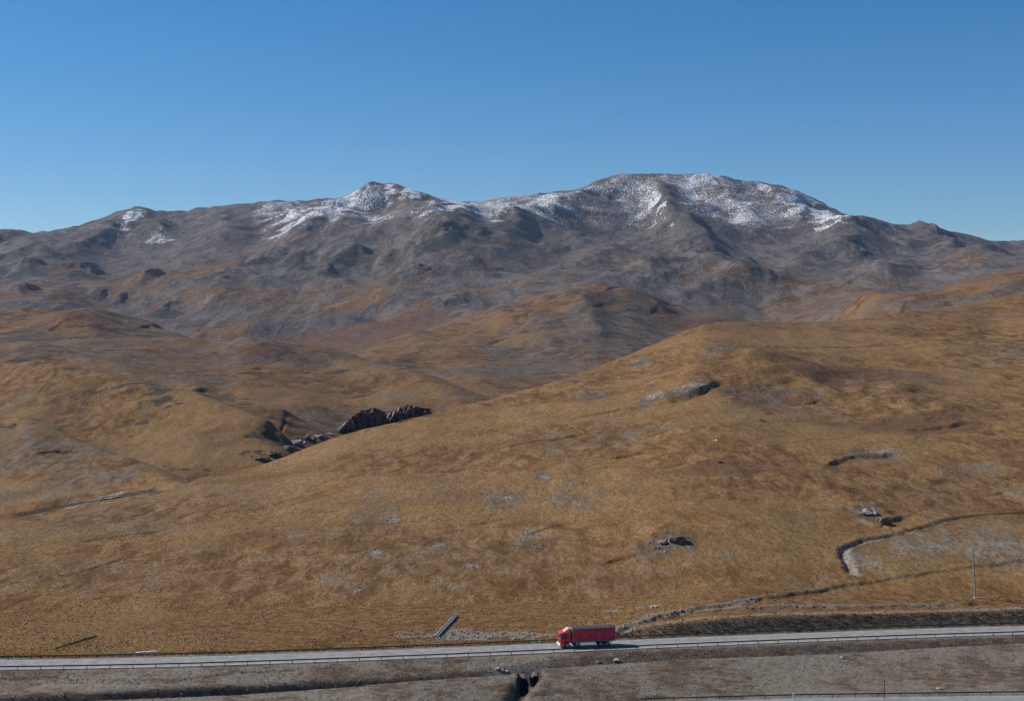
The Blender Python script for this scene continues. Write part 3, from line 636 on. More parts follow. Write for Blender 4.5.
# ------------------------------------------------------------------ roads
M_asph = simple('asphalt', (.265, .255, .235), .8, 0, .16, .5)
M_asph2 = simple('worn_asphalt', (.24, .24, .235), .85, 0, .14, .5)
M_line = simple('road_paint', (.62, .62, .58), .6, 0, .15, 1.5)
def cpt(u, off, base='1'):
    Yv = float(ybot(u) if base == '1' else Y2F(u)); return Vector(((u-U0)/F*Yv, Yv, 0))
def edge_line(us, off, z, base='1'):
    P = [cpt(u, 0, base) for u in us]; out = []
    for i, p in enumerate(P):
        a = P[max(i-1, 0)]; b = P[min(i+1, len(P)-1)]; d = (b-a).normalized(); nrm = Vector((-d.y, d.x, 0))
        q = p+nrm*off; out.append(Vector((q.x, q.y, z)))
    return out
def strip(name, us, o0, o1, z, th, mat, base='1', bm=None):
    own = bm is None; bm = bm or bmesh.new()
    A = edge_line(us, o0, z, base); B = edge_line(us, o1, z, base)
    ra = [(bm.verts.new(a), bm.verts.new(b), bm.verts.new(b-Vector((0, .0, th))), bm.verts.new(a-Vector((0, 0, th)))) for a, b in zip(A, B)]
    for p, q in zip(ra[:-1], ra[1:]):
        bm.faces.new((p[0], q[0], q[1], p[1]))
        if th > .01: bm.faces.new((p[3], q[3], q[0], p[0])); bm.faces.new((p[1], q[1], q[2], p[2]))
    if own:
        o = mesh_obj(name, bm, mat); o['kind'] = 'structure'; return o
us1 = np.arange(-230, 1260, 12.0)
strip('road', us1, 0.1, 7.9, .0, .25, M_asph)
bm = bmesh.new(); strip('x', us1, .55, .70, .005, 0, M_line, bm=bm); strip('x', us1, 7.25, 7.40, .005, 0, M_line, bm=bm)
o = mesh_obj('road_edge_lines', bm, M_line); o['kind'] = 'structure'
bm = bmesh.new()
for k in range(0, 60): 
    u = -220+k*24; strip('x', np.arange(u, u+13, 4.0), 3.92, 4.06, .006, 0, M_line, bm=bm)
o = mesh_obj('road_centre_dashes', bm, simple('faded_paint', (.45, .45, .40), .7, 0, .2, 2)); o['kind'] = 'structure'
us2 = np.arange(60, 1260, 20.0)
strip('lower_road', us2, -8.0, 0.0, -3.98, .2, M_asph2, base='2')
bm = bmesh.new(); strip('x', us2, -.7, -.55, -3.975, 0, M_line, base='2', bm=bm)
o = mesh_obj('lower_road_edge_line', bm, M_line); o['kind'] = 'structure'

# ------------------------------------------------------------------ guardrails: green W-beam on posts
M_green = simple('green_rail_paint', (.018, .060, .048), .45, .1, .2, 2)
M_post = simple('rail_post_paint', (.03, .055, .045), .5, .1, .2, 5)
def polylen(P):
    s = [0]
    for a, b in zip(P[:-1], P[1:]): s.append(s[-1]+(b-a).length)
    return s
def guardrail(label, us, off, z0, base, side, step=4.0):
    P = edge_line(us, off, z0, base); s = polylen(P); n = int(s[-1]/step)
    root = empty('guardrail', P[len(P)//2])
    tag(root, label, 'guardrail', 'green steel guardrails beside the roads')
    c = root.location
    def at(d):
        i = max(0, min(np.searchsorted(s, d)-1, len(P)-2)); t = (d-s[i])/(s[i+1]-s[i]); p = P[i].lerp(P[i+1], t)
        return p-c, (P[i+1]-P[i]).normalized()
    bm = bmesh.new()
    prof = [(0, .50), (.07, .525), (.07, .565), (.015, .59), (.015, .625), (.07, .65), (.07, .695), (0, .73)]
    prevs = None
    for k in range(int(s[-1]/2)+1):
        p, d = at(min(k*2.0, s[-1]-.01)); nv = Vector((-d.y, d.x, 0))*side
        vs = [bm.verts.new(p+nv*(.10+a)+Vector((0, 0, h))) for a, h in prof]+[bm.verts.new(p+nv*(.095+a)+Vector((0, 0, h-.004))) for a, h in prof[::-1]]
        if prevs:
            for i in range(len(vs)): bm.faces.new((prevs[i], vs[i], vs[(i+1) % len(vs)], prevs[(i+1) % len(vs)]))
        prevs = vs
    mesh_obj('rail_beam', bm, M_green, root)
    bm0 = bmesh.new(); tube(bm0, (0, 0, -.5), (0, 0, .74), .065, seg=8); pm = bpy.data.meshes.new('rail_post'); bm0.to_mesh(pm); bm0.free(); pm.materials.append(M_post)
    for k in range(min(n, 98)):
        p, d = at((k+.5)*step); o = bpy.data.objects.new('rail_post', pm); link(o, root); o.location = p
    return root
guardrail('long green guardrail along the near edge of the main road, in front of the truck', np.arange(-40, 1075, 6.0), -.12, -.02, '1', 1)
guardrail('long green guardrail along the far edge of the main road, below the brown hill', np.arange(-40, 1075, 6.0), 8.15, -.02, '1', -1)
guardrail('green steel guardrail beside the lower road in the bottom right corner', np.arange(640, 1080, 8.0), .15, -4.0, '2', -1)

# ------------------------------------------------------------------ the red truck
M_red = simple('truck_red_paint', (.62, .035, .035), .35, 0, .10, 1.2)
M_redbody = simple('cargo_red_panel', (.66, .030, .070), .5, 0, .18, .8)
M_blk = simple('tyre_rubber', (.02, .02, .02), .85, 0, .2, 4)
M_chs = simple('chassis_black', (.03, .03, .033), .6, .2, .2, 3)
M_grey = simple('tarpaulin_grey', (.16, .14, .15), .8, 0, .2, 1.4, .02)
M_wht = simple('white_truck_parts', (.72, .72, .70), .45, 0, .06, 2)
M_glass = simple('truck_glass', (.03, .04, .05), .08, 0, .1, 1)
M_rim = simple('wheel_rim_steel', (.45, .45, .44), .4, .5, .1, 3)
M_lamp = simple('headlight_glass', (.75, .75, .70), .15, 0, .05, 3)
M_amb = simple('amber_lamp', (.7, .25, .03), .3, 0, .1, 3)
M_trim = simple('cargo_grey_trim', (.22, .18, .19), .6, .1, .15, 2)
def make_truck():
    ut = 592.0; Yw = float(ybot(ut)); a, b = edge_line([ut-8, ut+8], 4.3, 0)
    d = (b-a).normalized(); ang = math.atan2(d.y, d.x)
    root = empty('cargo_truck', ((a+b)/2)+Vector((0, 0, .004)), (0, 0, ang))
    tag(root, 'red heavy cargo truck with grey tarpaulin top driving left on the main road', 'truck')
    # local: -x front, +x rear, y width, z up; total length 10.7
    W = 1.22; x0 = -5.35
    bm = bmesh.new(); pts = [(x0+.05, .55), (x0, 1.35), (x0+.06, 1.75), (x0+.30, 2.75), (x0+.55, 2.95), (x0+1.95, 2.98), (x0+2.05, 2.8), (x0+2.05, .95), (x0+1.85, .95), (x0+1.72, 1.12), (x0+1.45, 1.22), (x0+1.05, 1.12), (x0+.9, .95), (x0+.85, .55)]
    prism(bm, pts, -W, W); bmesh.ops.recalc_face_normals(bm, faces=bm.faces)
    bmesh.ops.bevel(bm, geom=list(bm.edges), offset=.035, segments=2, affect='EDGES')
    cab = mesh_obj('cab', bm, M_red, root)
    bm = bmesh.new(); q = [(x0+.075, 1.80), (x0+.295, 2.70)]
    vs = [bm.verts.new(v) for v in ((q[0][0]-.03, -1.08, q[0][1]), (q[0][0]-.03, 1.08, q[0][1]), (q[1][0]-.03, 1.02, q[1][1]), (q[1][0]-.03, -1.02, q[1][1]))]; bm.faces.new(vs)
    r = bmesh.ops.extrude_face_region(bm, geom=bm.faces[:]); bmesh.ops.translate(bm, vec=(.03, 0, 0), verts=[v for v in r['geom'] if isinstance(v, bmesh.types.BMVert)])
    mesh_obj('windscreen', bm, M_glass, cab)
    for s in (-1, 1):
        bm = bmesh.new(); prism(bm, [(x0+.34, 1.82), (x0+.46, 2.56), (x0+1.28, 2.58), (x0+1.28, 1.78)], s*(W+.004), s*(W+.02)); bmesh.ops.recalc_face_normals(bm, faces=bm.faces); mesh_obj('side_window', bm, M_glass, cab)
        bm = bmesh.new(); tube(bm, (x0+.2, s*(W+.02), 2.55), (x0+.02, s*(W+.28), 2.5), .02, seg=6); box(bm, (x0+.02, s*(W+.3), 2.2), (.09, .18, .55), bev=.02); mesh_obj('wing_mirror', bm, M_chs, cab)
        bm = bmesh.new(); box(bm, (x0-.02, s*.95, .82), (.10, .38, .20), bev=.03); mesh_obj('headlight', bm, M_lamp, cab)
        bm = bmesh.new(); box(bm, (x0+.55, s*(W+.02), 1.2), (.9, .03, .05)); box(bm, (x0+1.12, s*(W+.025), 1.65), (.14, .04, .04)); mesh_obj('door_handle', bm, M_chs, cab)
        bm = bmesh.new(); box(bm, (x0+1.25, s*(W-.16), .50), (.5, .3, .06)); box(bm, (x0+.62, s*(W-.08), .42), (.42, .22, .05)); mesh_obj('cab_step', bm, M_chs, root)
    bm = bmesh.new(); box(bm, (x0-.03, 0, .62), (.22, 2.46, .42), bev=.05); mesh_obj('front_bumper', bm, M_wht, root)
    bm = bmesh.new()
    for k in range(5): box(bm, (x0-.01, 0, 1.10+k*.11), (.05, 1.5, .05))
    mesh_obj('grille', bm, M_chs, cab)
    bm = bmesh.new(); prism(bm, [(x0+.75, 2.98), (x0+1.7, 3.62), (x0+1.95, 3.66), (x0+1.95, 2.98)], -.8, .8); bmesh.ops.recalc_face_normals(bm, faces=bm.faces)
    bmesh.ops.bevel(bm, geom=list(bm.edges), offset=.05, segments=2, affect='EDGES'); mesh_obj('roof_deflector', bm, simple('pale_deflector', (.62, .42, .38), .4), cab)
    bm = bmesh.new(); prism(bm, [(x0+.10, 2.72), (x0-.08, 2.66), (x0-.06, 2.74), (x0+.30, 2.90)], -1.1, 1.1); bmesh.ops.recalc_face_normals(bm, faces=bm.faces); mesh_obj('sun_visor', bm, M_red, cab)
    # chassis
    bm = bmesh.new()
    for s in (-1, 1): box(bm, (.45, s*.42, .92), (9.3, .09, .26))
    for k in range(7): box(bm, (-3.5+k*1.3, 0, .92), (.08, .8, .16))
    mesh_obj('chassis', bm, M_chs, root)
    # cargo body with ribs
    bx0, bx1 = x0+2.35, 5.35; bl = bx1-bx0; bc = (bx0+bx1)/2; zb, zt = 1.22, 3.52
    bm = bmesh.new(); box(bm, (bc, 0, (zb+zt)/2), (bl, 2.42, zt-zb), bev=.02); body = mesh_obj('cargo_body', bm, M_redbody, root)
    bm = bmesh.new()
    for s in (-1, 1):
        for k in range(15): box(bm, (bx0+.06+k*(bl-.12)/14, s*1.235, (zb+zt)/2), (.075, .05, zt-zb-.01), bev=.01)
        for z in (1.75, 2.3, 2.85): box(bm, (bc, s*1.222, z), (bl-.04, .03, .05))
    mesh_obj('body_ribs', bm, M_redbody, body)
    bm = bmesh.new()
    for s in (-1, 1): box(bm, (bc, s*1.24, zb-.06), (bl+.03, .07, .26), bev=.01); box(bm, (bc, s*1.24, zt+.02), (bl+.03, .07, .12), bev=.01)
    box(bm, (bx1+.02, 0, zt), (.07, 2.5, .14)); box(bm, (bx0-.02, 0, (zb+zt)/2+.1), (.08, 2.5, zt-zb+.2))
    mesh_obj('body_rim', bm, M_trim, body)
    bm = bmesh.new(); nx, ny = 36, 8; g = []
    rg = random.Random(3)
    for i in range(nx+1):
        g.append([])
        for j in range(ny+1):
            tt = j/ny*2-1; zz = zt+.06+.16*(1-tt**4)*(1 if 0 < i < nx else .25)+rg.uniform(-.02, .02)+.05*abs(math.sin(i*math.pi/4))*-1*(1-tt*tt)
            g[-1].append(bm.verts.new((bx0+bl*i/nx, tt*1.27, zz if abs(tt) < 1 else zt-.30+rg.uniform(-.06, .06))))
    for i in range(nx):
        for j in range(ny): bm.faces.new((g[i][j], g[i+1][j], g[i+1][j+1], g[i][j+1]))
    r = bmesh.ops.solidify(bm, geom=bm.faces[:], thickness=.02); mesh_obj('tarpaulin', bm, M_grey, body, True)
    bm = bmesh.new(); box(bm, (bx1+.03, 0, (zb+zt)/2), (.04, 2.2, zt-zb-.2)); box(bm, (bx1+.06, 0, (zb+zt)/2), (.05, .06, zt-zb-.2)); mesh_obj('tailgate', bm, M_redbody, body)
    for s in (-1, 1):
        bm = bmesh.new(); box(bm, (bx1+.03, s*1.05, 1.0), (.06, .3, .14)); mesh_obj('tail_lamp', bm, M_amb, root)
        bm = bmesh.new()
        for z in (.62, .88): box(bm, (.15, s*1.2, z), (2.7, .04, .11))
        for xx in (-1.0, .15, 1.3): box(bm, (xx, s*1.17, .78), (.05, .04, .5))
        mesh_obj('side_guard', bm, M_wht, root)
    bm = bmesh.new(); tube(bm, (-2.35, -.95, .8), (-1.35, -.95, .8), .33, seg=20); mesh_obj('fuel_tank', bm, M_rim, root)
    bm = bmesh.new(); box(bm, (-1.9, .9, .8), (.9, .55, .5), bev=.03); mesh_obj('battery_box', bm, M_chs, root)
    # wheels
    def wheel(xx, s, dual):
        w = empty('wheel', (xx, s*.98, .52)); w.parent = root
        bm = bmesh.new()
        for dy in ((0, -.33*s) if dual else (0,)):
            pr = [(.30, -.14), (.48, -.145), (.515, -.11), (.52, 0), (.515, .11), (.48, .145), (.30, .14)]; N = 28; rg_ = []
            for i in range(N):
                a = 2*math.pi*i/N; rg_.append([bm.verts.new((r_*math.cos(a), w_+dy, r_*math.sin(a))) for r_, w_ in pr])
            for i in range(N):
                for j in range(len(pr)): bm.faces.new((rg_[i][j], rg_[(i+1) % N][j], rg_[(i+1) % N][(j+1) % len(pr)], rg_[i][(j+1) % len(pr)]))
        bmesh.ops.recalc_face_normals(bm, faces=bm.faces); mesh_obj('tyre', bm, M_blk, w, True)
        bm = bmesh.new(); tube(bm, (0, -.10, 0), (0, .10, 0), .30, seg=24); tube(bm, (0, s*.08, 0), (0, s*.17, 0), .13, .10, seg=12)
        mesh_obj('rim', bm, M_rim, w)
    for s in (-1, 1):
        wheel(x0+1.35, s, False); wheel(x0+3.25, s, False); wheel(2.55, s, True); wheel(3.9, s, True)
        bm = bmesh.new(); box(bm, (3.22, s*1.0, 1.12), (2.9, .5, .05)); box(bm, (4.66, s*1.0, .86), (.04, .5, .5)); mesh_obj('mudguard', bm, M_chs, root)
make_truck()

# ------------------------------------------------------------------ poles and posts
M_conc = simple('weathered_concrete', (.42, .40, .37), .85, 0, .14, 4, .01)
M_pole = simple('grey_pole_concrete', (.24, .23, .22), .85, 0, .12, 2)
M_white = simple('white_paint', (.78, .78, .76), .6, 0, .06, 4)
M_wood = simple('dark_timber', (.05, .04, .035), .85, 0, .25, 4)
M_ins = simple('insulator_glaze', (.35, .20, .14), .3, 0, .1, 5)
def utility_pole(u, yb_, h, lean, label):
    p = loc3(u, yb_); root = empty('utility_pole', p, (0, lean, 0)); tag(root, label, 'pole')
    bm = bmesh.new(); tube(bm, (0, 0, -.8), (0, 0, h), .19, .11, seg=14); mesh_obj('pole_shaft', bm, M_pole, root)
    bm = bmesh.new(); box(bm, (0, -.14, h-.55), (1.5, .08, .09)); mesh_obj('crossarm', bm, M_pole, root)
    for x in (-.65, 0, .65):
        bm = bmesh.new(); z = h-.5 if x else h
        tube(bm, (x, -.14 if x else 0, z), (x, -.14 if x else 0, z+.12), .03, seg=8); tube(bm, (x, -.14 if x else 0, z+.10), (x, -.14 if x else 0, z+.2), .06, .045, seg=10); mesh_obj('insulator', bm, M_ins, root)
    bm = bmesh.new(); box(bm, (.1, 0, -.12), (1.0, .9, .5), bev=.05); mesh_obj('pole_footing', bm, M_conc, root)
    return root
utility_pole(975.5, 598, 10.6, R(-3.5), 'slender grey utility pole standing alone on the slope above the road at the right')
def post(u, y, h, r, mat, name, label, cat, capm=None, box_=False):
    p = loc3(u, y); root = empty(name, p); tag(root, label, cat)
    bm = bmesh.new()
    if box_: box(bm, (0, 0, h/2-.2), (r*2, r*2, h+.4), bev=.015)
    else: tube(bm, (0, 0, -.4), (0, 0, h), r, r*.9, seg=10)
    mesh_obj('post_shaft', bm, mat, root)
    bm = bmesh.new(); box(bm, (0, 0, h+.02), (r*2.3, r*2.3, .05), bev=.01) if box_ else tube(bm, (0, 0, h), (0, 0, h+.05), r*1.15, r*.7, seg=10)
    mesh_obj('post_cap', bm, capm or mat, root)
    return root
post(884.5, 700, 3.4, .075, M_wood, 'dark_post', 'thin dark upright post beside the lower road guardrail', 'post')
post(793.5, 700.5, 1.15, .09, M_white, 'marker_post', 'short white marker post at the left end of the lower road guardrail', 'post', box_=True)
post(77, 683, .75, .10, M_conc, 'boundary_stone', 'pale upright boundary stone on the grey verge at the lower left', 'boundary stone', box_=True)
post(264, 667.5, .7, .05, M_white, 'roadside_peg', 'small white peg in the brown verge just below the road on the left', 'peg', box_=True)

# concrete drain chute lying down the slope, and pale slabs by the road
def chute():
    a = loc3(455, 617.5); b = loc3(436, 638); c = (a+b)/2; d = (b-a); Lh = d.length; d.normalize()
    root = empty('drain_chute', c); tag(root, 'pale concrete drain chute slanting down the grass slope left of the truck', 'drain chute')
    q = d.to_track_quat('X', 'Z'); Mx = q.to_matrix()
    for s in (-1, 1):
        bm = bmesh.new(); box(bm, Mx @ Vector((0, s*.30, .18)), (Lh, .12, .5), rot=Mx, bev=.02); mesh_obj('side_wall', bm, M_conc, root)
    bm = bmesh.new(); box(bm, Mx @ Vector((0, 0, .05)), (Lh-.02, .46, .18), rot=Mx); mesh_obj('trough_floor', bm, M_conc, root)
    bm = bmesh.new(); box(bm, Mx @ Vector((-Lh/2-.2, 0, .3)), (.3, 1.3, .8), rot=Mx, bev=.04); mesh_obj('inlet_block', bm, M_conc, root)
chute()
def slab(u, y, l, w, h, rz, mat, label, name='concrete_slab', cat='slab'):
    p = loc3(u, y); root = empty(name, p, (0, R(-1), rz)); tag(root, label, cat)
    bm = bmesh.new(); box(bm, (0, 0, h/2), (l, w, h), bev=.04); mesh_obj('slab_block', bm, mat, root)
    bm = bmesh.new(); box(bm, (l*.1, 0, h+.06), (l*.5, w*.7, .12), bev=.03); mesh_obj('coping', bm, mat, root)
slab(142, 653.6, 2.3, .5, .28, .05, M_white, 'left one of two low white slabs lying in the grass above the road, on the left')
slab(152.5, 653.2, 1.9, .5, .34, -.06, M_white, 'right one of two low white slabs lying in the grass above the road, on the left')

# ------------------------------------------------------------------ rocks
def rock_mat(name, c1, c2, s=1.0):
    t = NT(name); tc = t.n('ShaderNodeTexCoord'); f = t.noise(tc.outputs['Object'], s, 7, .7, .8)
    t.l(t.mix(t.ramp(f, .35, .65), c1, c2), t.b.inputs['Base Color']); t.b.inputs['Roughness'].default_value = .92
    bp = t.n('ShaderNodeBump'); bp.inputs['Distance'].default_value = .35/s*.5; t.l(f, bp.inputs['Height']); t.l(bp.outputs[0], t.b.inputs['Normal']); return t.m
M_crag = rock_mat('dark_crag', (.045, .030, .024), (.19, .135, .105), .6)
M_stone = rock_mat('grey_boulder', (.14, .12, .11), (.36, .33, .30), 1.5)
M_pale = rock_mat('pale_boulder', (.34, .31, .28), (.60, .57, .52), 2)
def outcrop():
    c = loc3(385, 424); root = empty('rock_outcrop', c)
    tag(root, 'dark jagged rock outcrop on the crest of the brown hill above the valley', 'outcrop')
    rg = random.Random(5)
    top = tab('338:431 345:425 352:417 360:411 368:409 376:408 384:411 392:411 400:408 408:405 416:406 424:408 431:409')
    bot = tab('338:432 350:430.5 365:428.5 380:425 395:420 410:417 431:411')
    bm = bmesh.new(); sc = c.y/F; nu, nv = 220, 16; g = []
    uu = np.linspace(338, 431, nu)
    for i, u in enumerate(uu):
        yt = float(top(u)); yb_ = float(bot(u))+4; Yb_ = c.y+(u-385)*.22; rw = []
        stp = float(perlin(np.array([u/4.0]), np.array([.3]), 40)[0]); st2 = float(perlin(np.array([u/1.6]), np.array([1.3]), 41)[0])
        yt += .9*stp+.8*abs(st2)
        for j in range(nv+3):
            t_ = min(j/nv, 1.0); back = max(0, j-nv)
            yy = yb_+(yt-yb_)*t_
            Yv = Yb_+2.2*t_+back*1.6
            o_ = float(perlin(np.array([u/5.0+t_*.8]), np.array([t_*1.2]), 42)[0])*2.0+abs(float(perlin(np.array([u/2.0]), np.array([t_*3]), 43)[0]))*1.4+round(2.5*float(perlin(np.array([u/9.0]), np.array([t_*1.6]), 44)[0]))*.7
            Yv += o_*(.35 if back else 1)*min(1, (yb_-yt)/6)
            x = (u-U0)/F*Yv; z = CZ-(yy-YH)/F*(Yb_+2)-back*back*.55
            rw.append(bm.verts.new((x-c.x+.25*stp, Yv-c.y, z-c.z)))
        g.append(rw)
    for i in range(nu-1):
        for j in range(nv+2): bm.faces.new((g[i][j], g[i+1][j], g[i+1][j+1], g[i][j+1]))
    mesh_obj('crag_wall', bm, M_crag, root)
    bm = bmesh.new()
    for k in range(44):
        u = rg.uniform(342, 428); yt = float(top(u)); yb_ = float(bot(u)); yv = rg.uniform(yt+1.5, yb_+1.5)
        Yv = c.y+(u-385)*.22+rg.uniform(-.4, 2.0); x = (u-U0)/F*Yv; z = CZ-(yv-YH)/F*Yv; q = rg.choice((.5, .7, .9, 1.5))
        bm = bmesh.new(); rock_bm(bm, (x-c.x, Yv-c.y, z-c.z), (q*rg.uniform(.6, 1.2), q, q*rg.uniform(.7, 1.5)), rg, 12, rg.uniform(0, 3))
        mesh_obj('crag_block', bm, M_crag, root)
    for (u, y, sx, sz, tilt) in ((341, 428, .8, 2.6, .7), (345, 424, .7, 2.3, .7), (389, 415, .6, 1.8, .5), (394, 413, .6, 1.9, .5), (398, 411, .6, 1.9, .4), (391, 419, .5, 1.4, .6)):
        Yv = c.y+(u-385)*.22-3; x = (u-U0)/F*Yv-c.x; z = CZ-(y-YH)/F*Yv-c.z
        bm = bmesh.new(); M = Matrix.Translation((x, Yv-c.y, z)) @ Matrix.Rotation(tilt, 4, 'Y')
        b2 = bmesh.new(); rock_bm(b2, (0, 0, 0), (sx, 1.6, sz), rg, 14); bmesh.ops.transform(b2, matrix=M, verts=b2.verts); me = bpy.data.meshes.new('t'); b2.to_mesh(me); b2.free(); bm.from_mesh(me); bpy.data.meshes.remove(me)
        mesh_obj('pale_ledge', bm, M_stone, root)
outcrop()
def rock(u, y, sx, sz, label, mat=None, name='boulder', cat='boulder', n=3, group=None):
    p = loc3(u, y); root = bpy.data.objects.new(name, None); root = None
    rg = random.Random(int(u*7+y)); bm = bmesh.new()
    rock_bm(bm, (0, 0, sz*.18), (sx, sx*.8, sz*.8), rg, 20, rg.uniform(0, 3))
    for k in range(n-1): rock_bm(bm, (rg.uniform(-.8, .8)*sx, rg.uniform(-.5, .3)*sx, sz*.15), (sx*rg.uniform(.3, .6), sx*.5, sz*rg.uniform(.4, .7)), rg, 14, rg.uniform(0, 3))
    o = mesh_obj(name, bm, mat or M_stone); o.location = p; tag(o, label, cat, group); return o
# broken rock rib running down into the valley from the outcrop
for (u, y, sx, sz, lb) in ((262, 459.5, 2.4, 1.6, 'lowest jagged grey rock of the broken rib left of the dark outcrop'), (274, 454.5, 3.2, 1.8, 'second rock from the bottom of the broken rib left of the dark outcrop'),
                           (286, 449, 3.2, 2.0, 'third rock up the broken rib left of the dark outcrop'), (297, 444, 3.4, 2.4, 'middle large grey rock of the broken rib left of the dark outcrop'),
                           (308, 439.5, 3.6, 2.4, 'fifth rock up the broken rib, beside a dark cleft'), (319, 437, 3.0, 1.8, 'second highest rock of the broken rib left of the dark outcrop'),
                           (329, 434.5, 2.4, 1.2, 'highest small rock of the broken rib, next to the dark outcrop')):
    rock(u, y, sx*1.5, sz*1.35, lb, M_crag if int(u) % 2 == 0 else M_stone, 'rib_rock', 'rock', 9, 'rocks of the broken rib by the outcrop')
for (u, y, sx, sz, lb, mt) in ((868, 514, 2.6, 1.6, 'large grey boulder above the corner of the fenced plot', M_stone), (882, 521, 2.2, 1.3, 'dark boulder in the hollow above the fenced plot', M_crag),
                               (678, 541, 2.6, 1.6, 'dark broken boulder on the middle of the hillside above the truck', M_crag), (664, 543, 2.0, 1.0, 'grey boulder just left of the dark broken one on the hillside', M_stone),
                               (655, 607.5, .9, .6, 'pale boulder beside the upper end of the gravel track right of the truck', M_pale), (720, 463, 1.0, .9, 'small dark boulder low on the upper hillside below the grey rock patch', M_crag),
                               (762, 421, 1.4, 1.0, 'dark boulder beneath the brown knoll high on the hill', M_crag), (716, 441, .9, .7, 'pale stone on the upper hillside right of centre', M_pale),
                               (514, 640, .7, .55, 'white pointed rock beside the far guardrail, left of the truck cab', M_pale), (540, 641.5, .5, .4, 'small white rock nearest to the truck cab beside the far guardrail', M_pale),
                               (498, 669, .45, .4, 'leftmost of three cream stones above the culvert', M_pale), (502.5, 671, .4, .32, 'middle of three cream stones above the culvert', M_pale), (506.5, 671.3, .4, .32, 'rightmost of three cream stones above the culvert', M_pale),
                               (617, 660.5, .8, .4, 'flat pale stone on the verge below the rear of the truck', M_pale), (598, 662, .5, .4, 'brown stone on the verge below the truck wheels', M_stone),
                               (497, 668, .01, .01, '', None), (712, 667.5, .25, .25, 'tiny white stone on the grey mound right of the truck', M_pale), (842, 658, .5, .4, 'pale stone on the grey mound near the road at the right', M_pale),
                               (939, 689, .45, .35, 'light stone above the lower road guardrail at the right', M_pale)):
    if mt: rock(u, y, sx, sz, lb, mt)

# ------------------------------------------------------------------ twin culvert
def culvert():
    c = loc3(528, 683); root = empty('culvert', c); tag(root, 'pair of dark ragged culvert mouths in the gully below the road', 'culvert')
    M_pc = simple('stained_pipe_concrete', (.10, .095, .09), .9, 0, .3, 2)
    M_in = simple('pipe_shade', (.012, .011, .010), .9, 0, .2, 2)  # near-black colour for the shade inside the pipes
    for (x, y, z), (u_, v_, rx, ry, h) in zip(PITP, PIT):
        a = Vector((x, y+ry*.62, z-.75))-c; b = a+Vector((.1, 3.0, .1)); r = rx*.72; N = 24
        bm = bmesh.new(); ra = []
        for (q, rr) in ((a, r+.12), (a, r), (b, r), (b, r+.12)):
            ra.append([bm.verts.new(q+Vector((math.cos(t*2*math.pi/N)*rr, 0, math.sin(t*2*math.pi/N)*rr))) for t in range(N)])
        for i in range(4):
            for t in range(N): bm.faces.new((ra[i][t], ra[i][(t+1) % N], ra[(i+1) % 4][(t+1) % N], ra[(i+1) % 4][t]))
        bmesh.ops.recalc_face_normals(bm, faces=bm.faces); pw = mesh_obj('pipe_wall', bm, M_pc, root)
        bm = bmesh.new(); tube(bm, a+Vector((0, .25, 0)), a+Vector((0, .35, 0)), r-.004, seg=24); mesh_obj('shade_plug', bm, M_in, pw)  # dark disc stands in for the shade deep in the pipe
culvert()

# ------------------------------------------------------------------ stream in the hidden valley
bm = bmesh.new(); P = [locate(u, y) for u, y in ((70, 510), (77, 508), (86, 505), (98, 501), (106, 499.5), (120, 497.5))]
prev = None
for i, (x, Yv) in enumerate(P):
    w = (.6, 1.8, .5, .6, 2.0, .6)[i]; z = ground(x, Yv)+.35
    cur = (bm.verts.new((x, Yv-w, z)), bm.verts.new((x, Yv+w, z)))
    if prev: bm.faces.new((prev[0], cur[0], cur[1], prev[1]))
    prev = cur
t = NT('stream_ice'); t.b.inputs['Base Color'].default_value = (.42, .48, .55, 1); t.b.inputs['Roughness'].default_value = .35
tc = t.n('ShaderNodeTexCoord'); t.l(t.mix(t.ramp(t.noise(tc.outputs['Object'], .4, 5, .7), .4, .6), (.10, .13, .16), (.55, .60, .66)), t.b.inputs['Base Color'])
o = mesh_obj('stream', bm, t.m); o['kind'] = 'structure'

# ------------------------------------------------------------------ scattered stuff: stones and dry tufts
def scatter(name, label, cat, mat, pts, kind):
    """pts: (x, y, size)"""
    V, Fc = [], []
    rg = random.Random(12)
    for (x, y, s) in pts:
        z = ground(x, y); b = len(V)
        if kind == 'stone':
            n = 5; a0 = rg.uniform(0, 6)
            for k in range(n): a = a0+k*2*math.pi/n; V.append((x+math.cos(a)*s*rg.uniform(.7, 1.2), y+math.sin(a)*s*rg.uniform(.7, 1.2), z-.05))
            for k in range(n): a = a0+.4+k*2*math.pi/n; V.append((x+math.cos(a)*s*.7, y+math.sin(a)*s*.7, z+s*rg.uniform(.4, .8)))
            V.append((x, y, z+s*.8))
            for k in range(n):
                k1 = (k+1) % n; Fc.append((b+k, b+k1, b+n+k1, b+n+k)); Fc.append((b+n+k, b+n+k1, b+2*n))
        else:
            for k in range(5):
                a = rg.uniform(0, 6.28); ln = s*rg.uniform(.6, 1.1); dx, dy = math.cos(a), math.sin(a); w = s*.16
                i = len(V); V += [(x-dy*w, y+dx*w, z-.03), (x+dy*w, y-dx*w, z-.03), (x+dx*ln*.55+dy*w*.3, y+dy*ln*.55-dx*w*.3, z+ln)]
                Fc.append((i, i+1, i+2))
    me = bpy.data.meshes.new(name); me.from_pydata(V, [], Fc); me.materials.append(mat)
    o = link(bpy.data.objects.new(name, me)); tag(o, label, cat, kind='stuff'); return o
rg = random.Random(21)
def rnd_pts(n, u0, u1, Y0, Y1, s0, s1, test=None, pw=1.5):
    out = []
    while len(out) < n:
        u = rg.uniform(u0, u1); t = rg.random(); Yv = Y0(u)+(Y1(u)-Y0(u))*t; x = (u-U0)/F*Yv
        if test and not test(u, Yv): continue
        out.append((x, Yv, s0+(s1-s0)*rg.random()**3))
    return out
ybf = lambda d: (lambda u: float(YB(u))+d)
